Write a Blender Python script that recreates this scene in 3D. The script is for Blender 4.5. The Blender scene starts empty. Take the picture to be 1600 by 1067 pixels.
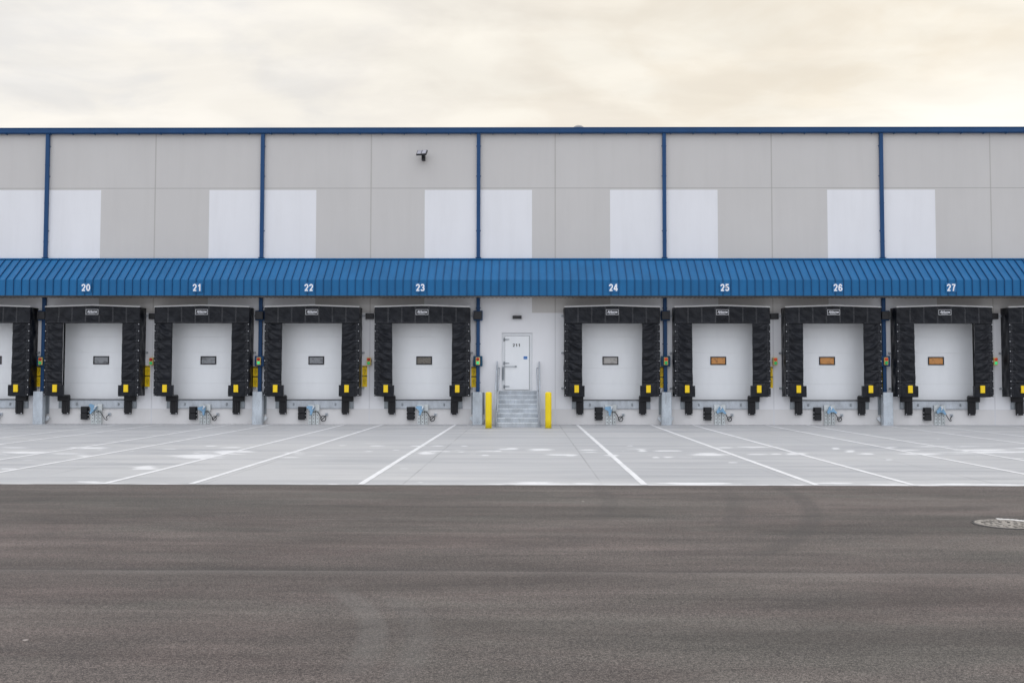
import bpy, bmesh, math, random
from mathutils import Vector, Matrix, noise as mnoise

C = bpy.context.scene.collection
R = math.radians
# ------------------------------------------------------------------ camera
F, CX, CY, VX, VY, D, H = 1450.0, 811.0, 533.5, 823.0, 593.5, 33.5, 1.6
yaw = math.atan((VX - CX) / F)
pitch = math.atan((VY - CY) / F)
roll = R(0.061)
fw = Vector((-math.sin(yaw) * math.cos(pitch), math.cos(yaw) * math.cos(pitch), math.sin(pitch)))
rt = fw.cross(Vector((0, 0, 1))).normalized()
up = rt.cross(fw).normalized()
rt, up = (rt * math.cos(roll) + up * math.sin(roll)), (up * math.cos(roll) - rt * math.sin(roll))
CAM = Vector((0, -D, H))
cd = bpy.data.cameras.new('camera')
cam = bpy.data.objects.new('camera', cd)
C.objects.link(cam)
cam.matrix_world = Matrix(((rt.x, up.x, -fw.x, 0), (rt.y, up.y, -fw.y, -D), (rt.z, up.z, -fw.z, H), (0, 0, 0, 1)))
cd.sensor_fit = 'HORIZONTAL'
cd.sensor_width = 36
cd.lens = 36 * F / 1600
cd.shift_x = -(CX - 800) / 1600
cd.clip_start, cd.clip_end = 0.1, 3000
bpy.context.scene.camera = cam


def ray(px, py):
    return (fw * F + rt * (px - CX) - up * (py - CY)).normalized()


def at(px, py, Y=0.0):
    d = ray(px, py)
    return CAM + d * ((Y + D) / d.y)


def gnd(px, py):
    d = ray(px, py)
    return CAM + d * (-H / d.z)


# ------------------------------------------------------------------ world, sun, exposure
SUN_AZ, SUN_EL = 27.0, 13.0
sdir = Vector((math.sin(R(SUN_AZ)) * math.cos(R(SUN_EL)), math.cos(R(SUN_AZ)) * math.cos(R(SUN_EL)), math.sin(R(SUN_EL))))
W = bpy.data.worlds.new('World')
bpy.context.scene.world = W
W.use_nodes = True
wt = W.node_tree
for n in list(wt.nodes):
    wt.nodes.remove(n)


def wn(t, **k):
    n = wt.nodes.new(t)
    for a, b in k.items():
        setattr(n, a, b)
    return n


def wl(a, b):
    wt.links.new(a, b)


def wmath(op, a, b=None, c=None):
    n = wn('ShaderNodeMath', operation=op)
    for i, v in enumerate((a, b, c)):
        if v is None:
            continue
        if isinstance(v, (int, float)):
            n.inputs[i].default_value = v
        else:
            wl(v, n.inputs[i])
    return n.outputs[0]


def wrange(v, a, b, c, d, smooth=True):
    n = wn('ShaderNodeMapRange')
    n.interpolation_type = 'SMOOTHSTEP' if smooth else 'LINEAR'
    wl(v, n.inputs[0])
    for i, x in enumerate((a, b, c, d)):
        n.inputs[1 + i].default_value = x
    return n.outputs[0]


def wmix(f, a, b):
    n = wn('ShaderNodeMix', data_type='RGBA')
    wl(f, n.inputs[0])
    for i, v in ((6, a), (7, b)):
        if isinstance(v, tuple):
            n.inputs[i].default_value = (*v, 1)
        else:
            wl(v, n.inputs[i])
    return n.outputs[2]


sky = wn('ShaderNodeTexSky')
sky.sky_type = 'NISHITA'
sky.sun_disc = False
sky.sun_elevation = R(SUN_EL)
sky.sun_rotation = R(SUN_AZ)
sky.dust_density = 3.0
bg1 = wn('ShaderNodeBackground')
wl(sky.outputs[0], bg1.inputs[0])
bg1.inputs[1].default_value = 0.05
tc = wn('ShaderNodeTexCoord')
sep = wn('ShaderNodeSeparateXYZ')
wl(tc.outputs['Generated'], sep.inputs[0])
dot = wn('ShaderNodeVectorMath', operation='DOT_PRODUCT')
wl(tc.outputs['Generated'], dot.inputs[0])
dot.inputs[1].default_value = sdir
sd = dot.outputs['Value']
den = wmath('ADD', wmath('MAXIMUM', sep.outputs[2], 0.0), 0.18)
comb = wn('ShaderNodeCombineXYZ')
wl(wmath('DIVIDE', sep.outputs[0], den), comb.inputs[0])
wl(wmath('DIVIDE', sep.outputs[1], den), comb.inputs[1])
mp = wn('ShaderNodeMapping')
wl(comb.outputs[0], mp.inputs[0])
mp.inputs['Rotation'].default_value = (0, 0, R(-14))
mp.inputs['Scale'].default_value = (0.95, 1.1, 1)
mp.inputs['Location'].default_value = (3.1, 0.4, 0)
nz = wn('ShaderNodeTexNoise')
nz.inputs['Scale'].default_value = 1.9
nz.inputs['Detail'].default_value = 7
nz.inputs['Roughness'].default_value = 0.55
nz.inputs['Distortion'].default_value = 0.35
wl(mp.outputs[0], nz.inputs['Vector'])
nz2 = wn('ShaderNodeTexNoise')
nz2.inputs['Scale'].default_value = 4.5
nz2.inputs['Detail'].default_value = 5
nz2.inputs['Distortion'].default_value = 0.8
wl(mp.outputs[0], nz2.inputs['Vector'])
puff = wrange(wmath('ADD', wmath('MULTIPLY', nz.outputs[0], 0.72), wmath('MULTIPLY', nz2.outputs[0], 0.28)), 0.42, 0.585, 0.0, 1.0)
glow = wrange(wmath('ADD', sd, wmath('MULTIPLY', wmath('SUBTRACT', nz.outputs[0], 0.5), 0.22)), 0.66, 1.02, 0.0, 1.0)
front = wrange(sep.outputs[1], -0.5, 0.75, 0.0, 1.0)
base_c = wmix(puff, (0.985, 0.965, 0.94), (1.12, 1.075, 1.0))
warm_c = wmix(puff, (1.01, 0.925, 0.79), (1.09, 1.035, 0.925))
front_c = wmix(glow, base_c, warm_c)
back_c = wmix(puff, (1.08, 1.14, 1.28), (1.27, 1.30, 1.40))
cl = wmix(front, back_c, front_c)
bands = wn('ShaderNodeTexNoise')      # thin drawn-out streaks in the veil
bm_ = wn('ShaderNodeMapping')
wl(comb.outputs[0], bm_.inputs[0])
bm_.inputs['Rotation'].default_value = (0, 0, R(-20))
bm_.inputs['Scale'].default_value = (1.5, 3.4, 1)
wl(bm_.outputs[0], bands.inputs['Vector'])
bands.inputs['Scale'].default_value = 1.6
bands.inputs['Detail'].default_value = 6
bands.inputs['Distortion'].default_value = 0.5
veil = wrange(bands.outputs[0], 0.35, 0.65, 0.955, 1.035)
dv = wn('ShaderNodeVectorMath', operation='SUBTRACT')      # bright bank of cloud lying low before the sun
wl(tc.outputs['Generated'], dv.inputs[0])
dv.inputs[1].default_value = sdir
ds = wn('ShaderNodeSeparateXYZ')
wl(dv.outputs[0], ds.inputs[0])
dzz = wmath('ADD', wmath('SUBTRACT', ds.outputs[2], wmath('MULTIPLY', ds.outputs[0], 0.22)), wmath('MULTIPLY', wmath('SUBTRACT', nz.outputs[0], 0.5), 0.10))
hd = wmath('SQRT', wmath('ADD', wmath('POWER', wmath('MULTIPLY', ds.outputs[0], 0.26), 2.0), wmath('POWER', wmath('MULTIPLY', dzz, 1.75), 2.0)))
hot = wrange(hd, 0.17, 0.04, 0.0, 1.0)
cl = wmix(wmath('MULTIPLY', hot, 0.85), cl, (1.18, 1.16, 1.10))
hotm = veil
zen = wmath('ADD', wrange(sep.outputs[2], 0.45, 0.85, 0.0, 0.50), 0.875)
bg2 = wn('ShaderNodeBackground')
wl(cl, bg2.inputs[0])
wl(wmath('MULTIPLY', hotm, zen), bg2.inputs[1])
add = wn('ShaderNodeMixShader')      # thin cloud over most of the sky
add.inputs[0].default_value = 0.985
wl(bg1.outputs[0], add.inputs[1])
wl(bg2.outputs[0], add.inputs[2])
wo = wn('ShaderNodeOutputWorld')
wl(add.outputs[0], wo.inputs[0])

sl = bpy.data.lights.new('sun', 'SUN')
sl.energy = 0.7
sl.angle = R(12)
sl.color = (1.0, 0.9, 0.76)
so = bpy.data.objects.new('sun', sl)
C.objects.link(so)
so.rotation_euler = sdir.to_track_quat('Z', 'Y').to_euler()
vs = bpy.context.scene.view_settings
bpy.context.scene.display_settings.display_device = 'sRGB'
vs.view_transform = 'Standard'
vs.look = 'None'
vs.exposure = 0.0
vs.gamma = 1.0
vs.use_curve_mapping = False

# ------------------------------------------------------------------ helpers


class MB:
    """collects boxes, tubes, sheets into one mesh; off = where the object's own origin lies"""

    def __init__(s, off=(0, 0, 0)):
        s.bm = bmesh.new()
        s.off = Vector(off)
        s.mi = 0

    def v(s, p):
        return s.bm.verts.new(Vector(p) - s.off)

    def face(s, vs, smooth=False):
        f = s.bm.faces.new(vs)
        f.material_index = s.mi
        f.smooth = smooth
        return f

    def quad(s, a, b, c, d):
        return s.face([s.v(p) for p in (a, b, c, d)])

    def box(s, x0, x1, y0, y1, z0, z1, bev=0.0, seg=1, M=None):
        ps = [Vector((x, y, z)) for x in (x0, x1) for y in (y0, y1) for z in (z0, z1)]
        if M is not None:
            ps = [M @ p for p in ps]
        vs = [s.v(p) for p in ps]
        fs = [s.face([vs[i] for i in q]) for q in ((0, 1, 3, 2), (4, 6, 7, 5), (0, 4, 5, 1), (2, 3, 7, 6), (0, 2, 6, 4), (1, 5, 7, 3))]
        if bev:
            es = list({e for f in fs for e in f.edges})
            r = bmesh.ops.bevel(s.bm, geom=es, offset=bev, segments=seg, affect='EDGES', profile=0.5)
            for f in r['faces']:
                f.material_index = s.mi
        return s

    def prism(s, prof, x0, x1):
        """closed profile of (y, z) extruded along x"""
        a = [s.v((x0, y, z)) for y, z in prof]
        b = [s.v((x1, y, z)) for y, z in prof]
        n = len(prof)
        s.face(a[::-1])
        s.face(b)
        for i in range(n):
            s.face([a[i], a[(i + 1) % n], b[(i + 1) % n], b[i]])
        return s

    def plate(s, prof, y0, y1):
        """closed profile of (x, z) extruded along y"""
        a = [s.v((x, y0, z)) for x, z in prof]
        b = [s.v((x, y1, z)) for x, z in prof]
        n = len(prof)
        s.face(a)
        s.face(b[::-1])
        for i in range(n):
            s.face([a[(i + 1) % n], a[i], b[i], b[(i + 1) % n]])
        return s

    def tube(s, pts, r, n=10, caps=True):
        pts = [Vector(p) for p in pts]
        rings = []
        ref = None
        for i, p in enumerate(pts):
            t = (pts[min(i + 1, len(pts) - 1)] - pts[max(i - 1, 0)]).normalized()
            if ref is None:
                ref = t.orthogonal().normalized()
            ref = (ref - t * ref.dot(t)).normalized()
            bi = t.cross(ref)
            rr = r[i] if isinstance(r, (list, tuple)) else r
            rings.append([s.v(p + (ref * math.cos(2 * math.pi * k / n) + bi * math.sin(2 * math.pi * k / n)) * rr) for k in range(n)])
        for a, b in zip(rings, rings[1:]):
            for k in range(n):
                s.face([a[k], a[(k + 1) % n], b[(k + 1) % n], b[k]], True)
        if caps:
            s.face(rings[0][::-1])
            s.face(rings[-1])
        return s

    def grid(s, fn, nu, nv, smooth=True):
        """fn(u, v) -> point, u and v in 0..1"""
        g = [[s.v(fn(i / nu, j / nv)) for j in range(nv + 1)] for i in range(nu + 1)]
        for i in range(nu):
            for j in range(nv):
                s.face([g[i][j], g[i + 1][j], g[i + 1][j + 1], g[i][j + 1]], smooth)
        return g

    def build(s, name, mats, parent=None, loc=None, normals=True):
        if normals:
            bmesh.ops.recalc_face_normals(s.bm, faces=s.bm.faces)
        me = bpy.data.meshes.new(name)
        s.bm.to_mesh(me)
        s.bm.free()
        for m in (mats if isinstance(mats, (list, tuple)) else [mats]):
            me.materials.append(m)
        o = bpy.data.objects.new(name, me)
        C.objects.link(o)
        if parent is not None:
            o.parent = parent
        else:
            o.location = s.off
        return o


def tag(o, label=None, cat=None, group=None, kind=None):
    for k, v in (('label', label), ('category', cat), ('group', group), ('kind', kind)):
        if v:
            o[k] = v
    return o


def thing(name, loc, label, cat, group=None):
    o = bpy.data.objects.new(name, None)
    o.empty_display_size = 0.2
    C.objects.link(o)
    o.location = loc
    return tag(o, label, cat, group)


def copy_thing(o, loc, label):
    c = o.copy()
    C.objects.link(c)
    c.location = loc
    c['label'] = label
    for ch in o.children:
        d = ch.copy()
        C.objects.link(d)
        d.parent = c
        for g in ch.children:
            e = g.copy()
            C.objects.link(e)
            e.parent = d
    return c


def text(name, body, mat, parent, loc, w, h, bold=0.0, shear=0.0, mirror=False, depth=0.002):
    """lettering facing -Y, fitted to w x h, centred at loc (in the parent's space)"""
    cu = bpy.data.curves.new('lettering', 'FONT')
    cu.body = body
    cu.size = 1.0
    cu.offset = bold
    cu.shear = shear
    cu.align_x = 'CENTER'
    cu.space_line = 0.95
    cu.resolution_u = 4
    cu.extrude = 0.0
    t = bpy.data.objects.new('lettering', cu)
    C.objects.link(t)
    dg = bpy.context.evaluated_depsgraph_get()
    dg.update()
    me = bpy.data.meshes.new_from_object(t.evaluated_get(dg))
    bpy.data.objects.remove(t)
    me.name = name
    xs = [v.co.x for v in me.vertices]
    ys = [v.co.y for v in me.vertices]
    x0, x1, y0, y1 = min(xs), max(xs), min(ys), max(ys)
    kx, ky = w / (x1 - x0), h / (y1 - y0)
    for v in me.vertices:
        x = (v.co.x - (x0 + x1) / 2) * kx
        z = (v.co.y - (y0 + y1) / 2) * ky
        v.co = Vector((-x if mirror else x, -depth, z))
    me.materials.clear()
    me.materials.append(mat)
    o = bpy.data.objects.new(name, me)
    C.objects.link(o)
    o.parent = parent
    o.location = loc
    return o


def arc(cx, cy, rx, ry, a0, a1, n=14):
    return [(cx + rx * math.cos(R(a0 + (a1 - a0) * i / n)), cy + ry * math.sin(R(a0 + (a1 - a0) * i / n))) for i in range(n + 1)]


# bold grotesque digits as stroke paths in a 1 x 1.6 box, (points, closed)
DIGIT = {
    '0': [(arc(.5, .8, .34, .66, 0, 360, 36)[:-1], True)],
    '1': [([(.60, 0), (.60, 1.60)], False), ([(.20, 1.16), (.42, 1.22), (.56, 1.42)], False)],
    '2': [(arc(.5, 1.08, .33, .38, 178, -30, 18) + [(.24, .16), (.18, .14)], False), ([(.12, .14), (.88, .14)], False)],
    '3': [(arc(.48, 1.12, .31, .34, 165, -82, 16) + [(.46, .80)], False), ([(.46, .80)] + arc(.48, .46, .35, .34, 80, -165, 18), False)],
    '4': [([(.66, 0), (.66, 1.60)], False), ([(.58, 1.48), (.13, .52), (.13, .44)], False), ([(.04, .42), (.96, .42)], False)],
    '5': [([(.84, 1.46), (.27, 1.46), (.20, .80)] + arc(.47, .54, .36, .40, 140, -160, 20), False)],
    '6': [(arc(.5, .48, .33, .34, 0, 360, 28)[:-1], True), (arc(.5, .82, .33, .64, 25, 180, 14) + [(.17, .48)], False)],
    '7': [([(.10, 1.46), (.90, 1.46)], False), ([(.84, 1.42), (.55, .85), (.40, 0)], False)],
}


def digits(name, body, mat, parent, loc, w, h, stroke=0.30):
    b = MB()
    adv = 1.14
    n = len(body)
    W_ = adv * (n - 1) + 1.0
    kx, kz = w / W_, h / 1.6
    dpt = 0.0
    for i, ch in enumerate(body):
        for pts, closed in DIGIT[ch]:
            pts = [Vector((x, y)) for x, y in pts]
            m_ = len(pts)
            L = []
            for j, p in enumerate(pts):
                a = pts[(j - 1) % m_] if (closed or j) else p
                c_ = pts[(j + 1) % m_] if (closed or j < m_ - 1) else p
                t0, t1 = (p - a), (c_ - p)
                t0 = t0.normalized() if t0.length else t1.normalized()
                t1 = t1.normalized() if t1.length else t0
                tt = (t0 + t1).normalized()
                nn = Vector((-tt.y, tt.x)) / max(0.55, tt.dot(t1)) * stroke / 2
                L.append((p + nn, p - nn))
            vv = []
            for q in L:
                vv.append([b.v(((i * adv + v.x - W_ / 2) * kx, -dpt, (min(max(v.y, 0), 1.6) - 0.8) * kz)) for v in q])
            for j in range(m_ if closed else m_ - 1):
                u0, u1 = vv[j], vv[(j + 1) % m_]
                b.face([u0[0], u1[0], u1[1], u0[1]])
            dpt += 0.0004
    o = b.build(name, mat, parent)
    o.location = loc
    return o


# ------------------------------------------------------------------ materials
class Mat:
    def __init__(s, name, rough=0.5, metal=0.0, spec=0.5):
        s.m = bpy.data.materials.new(name)
        s.m.use_nodes = True
        s.t = s.m.node_tree
        s.b = s.t.nodes['Principled BSDF']
        s.b.inputs['Roughness'].default_value = rough
        s.b.inputs['Metallic'].default_value = metal
        s.b.inputs['Specular IOR Level'].default_value = spec
        s.pos = s.t.nodes.new('ShaderNodeNewGeometry').outputs['Position']

    def n(s, t, **k):
        q = s.t.nodes.new(t)
        for a, b in k.items():
            setattr(q, a, b)
        return q

    def l(s, a, b):
        s.t.links.new(a, b)

    def put(s, sock, v):
        if isinstance(v, (int, float)):
            sock.default_value = v
        elif isinstance(v, tuple):
            sock.default_value = (*v, 1) if len(v) == 3 and sock.type == 'RGBA' else v
        else:
            s.l(v, sock)

    def noise(s, scale, detail=3, rough=0.5, dist=0.0, loc=(0, 0, 0), rot=(0, 0, 0), src=None):
        sc = scale if isinstance(scale, tuple) else (scale,) * 3
        mp = s.n('ShaderNodeMapping')
        s.l(src or s.pos, mp.inputs[0])
        mp.inputs['Scale'].default_value = sc
        mp.inputs['Location'].default_value = loc
        mp.inputs['Rotation'].default_value = rot
        q = s.n('ShaderNodeTexNoise')
        q.inputs['Scale'].default_value = 1.0
        q.inputs['Detail'].default_value = detail
        q.inputs['Roughness'].default_value = rough
        q.inputs['Distortion'].default_value = dist
        s.l(mp.outputs[0], q.inputs['Vector'])
        return q.outputs[0]

    def voro(s, scale, feature='F1', out='Distance'):
        q = s.n('ShaderNodeTexVoronoi', feature=feature)
        q.inputs['Scale'].default_value = scale
        s.l(s.pos, q.inputs['Vector'])
        return q.outputs[out]

    def math(s, op, a, b=None, c=None):
        q = s.n('ShaderNodeMath', operation=op)
        for i, v in enumerate((a, b, c)):
            if v is not None:
                s.put(q.inputs[i], v)
        return q.outputs[0]

    def rng(s, v, a, b, c=0.0, d=1.0, smooth=False):
        q = s.n('ShaderNodeMapRange')
        if smooth:
            q.interpolation_type = 'SMOOTHSTEP'
        s.put(q.inputs[0], v)
        for i, x in enumerate((a, b, c, d)):
            q.inputs[1 + i].default_value = x
        return q.outputs[0]

    def mix(s, f, a, b, mode='MIX'):
        q = s.n('ShaderNodeMix', data_type='RGBA', blend_type=mode)
        s.put(q.inputs[0], f)
        s.put(q.inputs[6], a)
        s.put(q.inputs[7], b)
        return q.outputs[2]

    def col(s, v):
        s.put(s.b.inputs['Base Color'], v)
        return s

    def bump(s, h, strength=0.3, dist=0.01):
        q = s.n('ShaderNodeBump')
        q.inputs['Strength'].default_value = strength
        q.inputs['Distance'].default_value = dist
        s.put(q.inputs['Height'], h)
        s.l(q.outputs[0], s.b.inputs['Normal'])
        return s


def painted(name, c, rough=0.45, var=0.06, dirt=0.0, metal=0.0, scale=3.0):
    m = Mat(name, rough, metal, 0.25 if 'blue' in name else 0.45)
    f = m.noise((scale, scale, scale * 0.35), 4, 0.6)
    lo = tuple(x * (1 - var) for x in c)
    hi = tuple(min(1, x * (1 + var)) for x in c)
    cc = m.mix(m.rng(f, 0.3, 0.7), lo, hi)
    if dirt:
        g = m.noise((6, 6, 1.2), 5, 0.65, loc=(5, 2, 1))
        cc = m.mix(m.rng(g, 0.55, 0.8, 0, dirt), cc, (0.12, 0.11, 0.10))
    m.col(cc)
    return m.m


def wall_mat(name, c):
    m = Mat(name, 0.55, 0.0, 0.35)
    f = m.noise((0.35, 0.35, 0.25), 4, 0.6)
    g = m.noise((2.2, 2.2, 0.22), 5, 0.65, loc=(7, 1, 3))
    cc = m.mix(m.rng(f, 0.3, 0.7), tuple(x * 0.965 for x in c), tuple(min(1, x * 1.02) for x in c))
    cc = m.mix(m.rng(g, 0.46, 0.74, 0, 0.075), cc, (0.35, 0.33, 0.30))
    m.col(cc)
    wv = m.n('ShaderNodeTexWave', wave_type='BANDS', bands_direction='X')
    wv.inputs['Scale'].default_value = 2.2
    m.l(m.pos, wv.inputs['Vector'])
    fine = m.noise(60, 2)
    m.bump(m.math('ADD', m.math('MULTIPLY', wv.outputs[0], 0.6), m.math('MULTIPLY', fine, 0.25)), 0.10, 0.004)
    return m.m


def galvanised(name, c=(0.44, 0.47, 0.50), rough=0.48, metal=0.55):
    m = Mat(name, rough, metal)
    sp = m.voro(48, out='Color')
    bw = m.n('ShaderNodeRGBToBW')
    m.l(sp, bw.inputs[0])
    big = m.noise((3, 3, 1.4), 5, 0.65)
    f = m.math('ADD', m.math('MULTIPLY', bw.outputs[0], 0.16), m.math('MULTIPLY', big, 0.95))
    cc = m.mix(m.rng(f, 0.35, 0.8), tuple(x * 0.72 for x in c), tuple(min(1, x * 1.22) for x in c))
    st = m.noise((9, 9, 1.0), 4, 0.7, loc=(3, 8, 0))
    cc = m.mix(m.rng(st, 0.6, 0.72, 0, 0.45), cc, (0.22, 0.22, 0.22))
    m.col(cc)
    m.l(m.rng(big, 0.3, 0.7, rough - 0.08, rough + 0.15), m.b.inputs['Roughness'])
    return m.m


M = {}
M['white_wall'] = wall_mat('white wall paint', (0.84, 0.84, 0.85))
M['grey_wall'] = wall_mat('warm grey wall paint', (0.615, 0.595, 0.568))
M['plinth'] = wall_mat('pale grey plinth concrete', (0.74, 0.725, 0.71))
M['joint'] = painted('joint sealant', (0.47, 0.45, 0.42), 0.7, 0.05)
M['joint_dark'] = painted('dark joint sealant', (0.40, 0.385, 0.36), 0.7, 0.05)
M['joint_white'] = painted('pale joint sealant', (0.70, 0.70, 0.71), 0.7, 0.03)
M['door_white'] = painted('white steel door', (0.87, 0.885, 0.89), 0.4, 0.02, 0.02)
M['frame_white'] = painted('white door frame', (0.74, 0.755, 0.765), 0.45, 0.03, 0.05)
M['canopy_blue'] = painted('blue canopy steel', (0.013, 0.134, 0.318), 0.45, 0.10, 0.05, scale=1.3)
M['seam_blue'] = painted('deep blue standing seam', (0.009, 0.066, 0.178), 0.45, 0.06)  # darker than the canopy steel, painting in the shade on the rib sides
M['trim_blue'] = painted('dark blue trim steel', (0.016, 0.068, 0.178), 0.42, 0.08, 0.05)
M['teal_blue'] = painted('blue enclosure paint', (0.014, 0.072, 0.135), 0.4, 0.08, 0.03)
M['plate_blue'] = painted('blue number plate', (0.025, 0.15, 0.35), 0.4, 0.04)
M['soffit'] = painted('grey soffit deck', (0.30, 0.29, 0.28), 0.5, 0.08, 0.1)
M['white_trim'] = painted('white painted flashing', (0.94, 0.94, 0.92), 0.4, 0.03, 0.04)
M['white_letter'] = painted('white lettering', (0.86, 0.87, 0.90), 0.5, 0.01)
M['grey_letter'] = painted('pale grey lettering', (0.55, 0.56, 0.58), 0.5, 0.03)
M['black_letter'] = painted('black lettering', (0.012, 0.012, 0.014), 0.5, 0.02)
M['galv'] = galvanised('galvanised steel', (0.52, 0.555, 0.59), 0.48, 0.35)
M['galv_dark'] = galvanised('weathered galvanised steel', (0.34, 0.37, 0.39), 0.55, 0.5)
M['galv_bright'] = galvanised('bright galvanised steel', (0.76, 0.80, 0.83), 0.42, 0.2)
M['galv_guard'] = galvanised('streaked galvanised steel', (0.56, 0.61, 0.65), 0.45, 0.3)
M['zinc_green'] = galvanised('zinc plated steel', (0.67, 0.70, 0.69), 0.45, 0.15)
M['hook_blue'] = painted('blue painted steel', (0.24, 0.42, 0.60), 0.4, 0.2, 0.1)
M['rubber'] = painted('black rubber', (0.010, 0.010, 0.012), 0.6, 0.25, 0.0)
M['black_metal'] = painted('black metal', (0.022, 0.022, 0.024), 0.45, 0.15)
M['cable'] = painted('black cable', (0.014, 0.014, 0.016), 0.4, 0.1)
M['yellow_pad'] = painted('yellow pad', (0.92, 0.63, 0.008), 0.5, 0.06, 0.03)
M['yellow_sign'] = painted('yellow sign', (1.0, 0.66, 0.006), 0.5, 0.04, 0.0)
M['yellow_bollard'] = painted('yellow bollard paint', (0.88, 0.66, 0.003), 0.42, 0.06, 0.14)
M['housing'] = painted('yellow signal housing', (0.80, 0.58, 0.20), 0.45, 0.08)
M['blue_notice'] = painted('blue notice', (0.03, 0.17, 0.48), 0.4, 0.03)
M['lamp_lens'] = painted('grey lamp lens', (0.36, 0.36, 0.40), 0.2, 0.1)
M['bolt'] = painted('bright bolt', (0.72, 0.73, 0.75), 0.4, 0.05)
M['roof'] = painted('pale roof membrane', (0.5, 0.5, 0.48), 0.7, 0.08)
M['shell'] = painted('grey shell', (0.35, 0.34, 0.33), 0.5, 0.08)


def lens(name, c, e):
    m = Mat(name, 0.3)
    rd = m.noise(90, 2)
    m.col(m.mix(m.rng(rd, 0.3, 0.7), tuple(x * 0.8 for x in c), c))
    m.b.inputs['Emission Color'].default_value = (*c, 1)
    m.b.inputs['Emission Strength'].default_value = e
    return m.m


M['red_lens'] = lens('red signal lens', (0.50, 0.012, 0.008), 0.05)
M['red_lit'] = lens('orange red signal lens', (0.72, 0.05, 0.015), 0.15)
M['green_lens'] = lens('green signal lens', (0.015, 0.42, 0.12), 0.3)
M['green_lit'] = lens('lit green signal lens', (0.05, 0.62, 0.22), 0.55)

# black vinyl
m = Mat('black vinyl', 0.33, 0.0, 0.28)
f = m.noise(2.2, 4, 0.6)
m.col(m.mix(m.rng(f, 0.3, 0.75), (0.004, 0.005, 0.008), (0.010, 0.012, 0.017)))
m.l(m.rng(m.noise(5, 4), 0.3, 0.7, 0.26, 0.44), m.b.inputs['Roughness'])
m.bump(m.math('ADD', m.math('MULTIPLY', m.noise((9, 9, 14), 5, 0.65, 1.2), 1.3), m.math('MULTIPLY', m.noise(160, 2), 0.12)), 0.45, 0.012)
M['vinyl'] = m.m
m = Mat('vinyl stitching with painted highlight', 0.55)
m.col(m.mix(m.rng(m.noise(70, 2), 0.4, 0.6), (0.07, 0.072, 0.08), (0.19, 0.193, 0.20)))  # thread lightened so its colour carries the highlights along the vinyl seams
M['stitch'] = m.m


def pane(name, a, b, e=0.0):
    m = Mat(name, 0.12, 0.0, 0.6)
    tcn = m.n('ShaderNodeTexCoord')
    f = m.noise((5.5, 1, 9), 4, 0.6, 0.8, src=m.pos)
    c = m.mix(m.rng(f, 0.30, 0.50), a, b)  # mottled base colour paints reflections and interior light onto the glass
    m.col(c)
    if e:
        m.l(c, m.b.inputs['Emission Color'])
        m.b.inputs['Emission Strength'].default_value = e
    return m.m


M['pane_grey'] = pane('grey door glass', (0.06, 0.062, 0.065), (0.24, 0.25, 0.26))
M['pane_dark'] = pane('dark door glass', (0.035, 0.03, 0.022), (0.17, 0.15, 0.12))
M['pane_pale'] = pane('pale door glass', (0.16, 0.15, 0.14), (0.42, 0.40, 0.37))
M['pane_orange'] = pane('door glass before a lit interior', (0.15, 0.058, 0.010), (0.44, 0.19, 0.04), 0.22)

# concrete pavement
m = Mat('broomed concrete', 0.62, 0.0, 0.4)
st1 = m.noise((0.22, 3.2, 1), 5, 0.62)
st2 = m.noise((0.5, 26, 1), 4, 0.6, loc=(4, 4, 0))
big = m.noise((0.12, 0.16, 1), 4, 0.55, 0.5, loc=(9, 2, 0))
st3 = m.noise((0.10, 0.95, 1), 4, 0.6, 0.2, loc=(2, 31, 0))
c = m.mix(m.rng(big, 0.32, 0.68), (0.46, 0.465, 0.47), (0.545, 0.54, 0.53))
c = m.mix(m.rng(st3, 0.42, 0.60, 0, 0.75), c, (0.38, 0.385, 0.40))
c = m.mix(m.rng(st1, 0.46, 0.66, 0, 0.65), c, (0.56, 0.555, 0.55))
c = m.mix(m.rng(st1, 0.46, 0.34, 0, 0.5), c, (0.31, 0.32, 0.33))
c = m.mix(m.rng(st2, 0.35, 0.65, 0, 0.26), c, (0.30, 0.305, 0.31))
pt = m.noise((0.7, 1.4, 1), 5, 0.7, loc=(1, 17, 0))
c = m.mix(m.rng(pt, 0.58, 0.74, 0, 0.35), c, (0.33, 0.33, 0.32))
xyz = m.n('ShaderNodeSeparateXYZ')
m.l(m.pos, xyz.inputs[0])
jx = m.math('ABSOLUTE', m.math('SUBTRACT', m.math('FRACT', m.math('DIVIDE', m.math('ADD', xyz.outputs[0], 1.9 + 1.53 + 30.6), 3.06)), 0.5))
jx = m.rng(jx, 0.0035, 0.0055, 1, 0)
jy = m.math('ABSOLUTE', m.math('SUBTRACT', m.math('FRACT', m.math('DIVIDE', m.math('ADD', xyz.outputs[1], 36.0), 6.45)), 0.5))
jy = m.rng(jy, 0.0012, 0.002, 1, 0)
jt = m.math('MAXIMUM', jx, m.math('MULTIPLY', jy, 0.6))
c = m.mix(m.math('MULTIPLY', jt, m.rng(m.noise((0.4, 0.4, 1), 2, loc=(3, 3, 3)), 0.40, 0.62, 0.05, 0.55)), c, (0.22, 0.22, 0.22))
ra = m.n('ShaderNodeAttribute', attribute_name='residue')
rv = m.math('ADD', ra.outputs['Fac'], m.math('MULTIPLY', m.math('SUBTRACT', m.noise((0.9, 5.2, 1), 7, 0.74, 0.5, loc=(2, 5, 0)), 0.5), 3.8))
rv = m.math('MULTIPLY', m.rng(rv, 0.36, 0.80, 0, 1, True), m.rng(ra.outputs['Fac'], 0.02, 0.2, 0, 1))
c = m.mix(m.math('MULTIPLY', rv, 0.80), c, m.mix(m.noise((3, 9, 1), 4), (0.72, 0.72, 0.72), (0.90, 0.90, 0.90)))
m.col(c)
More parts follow.
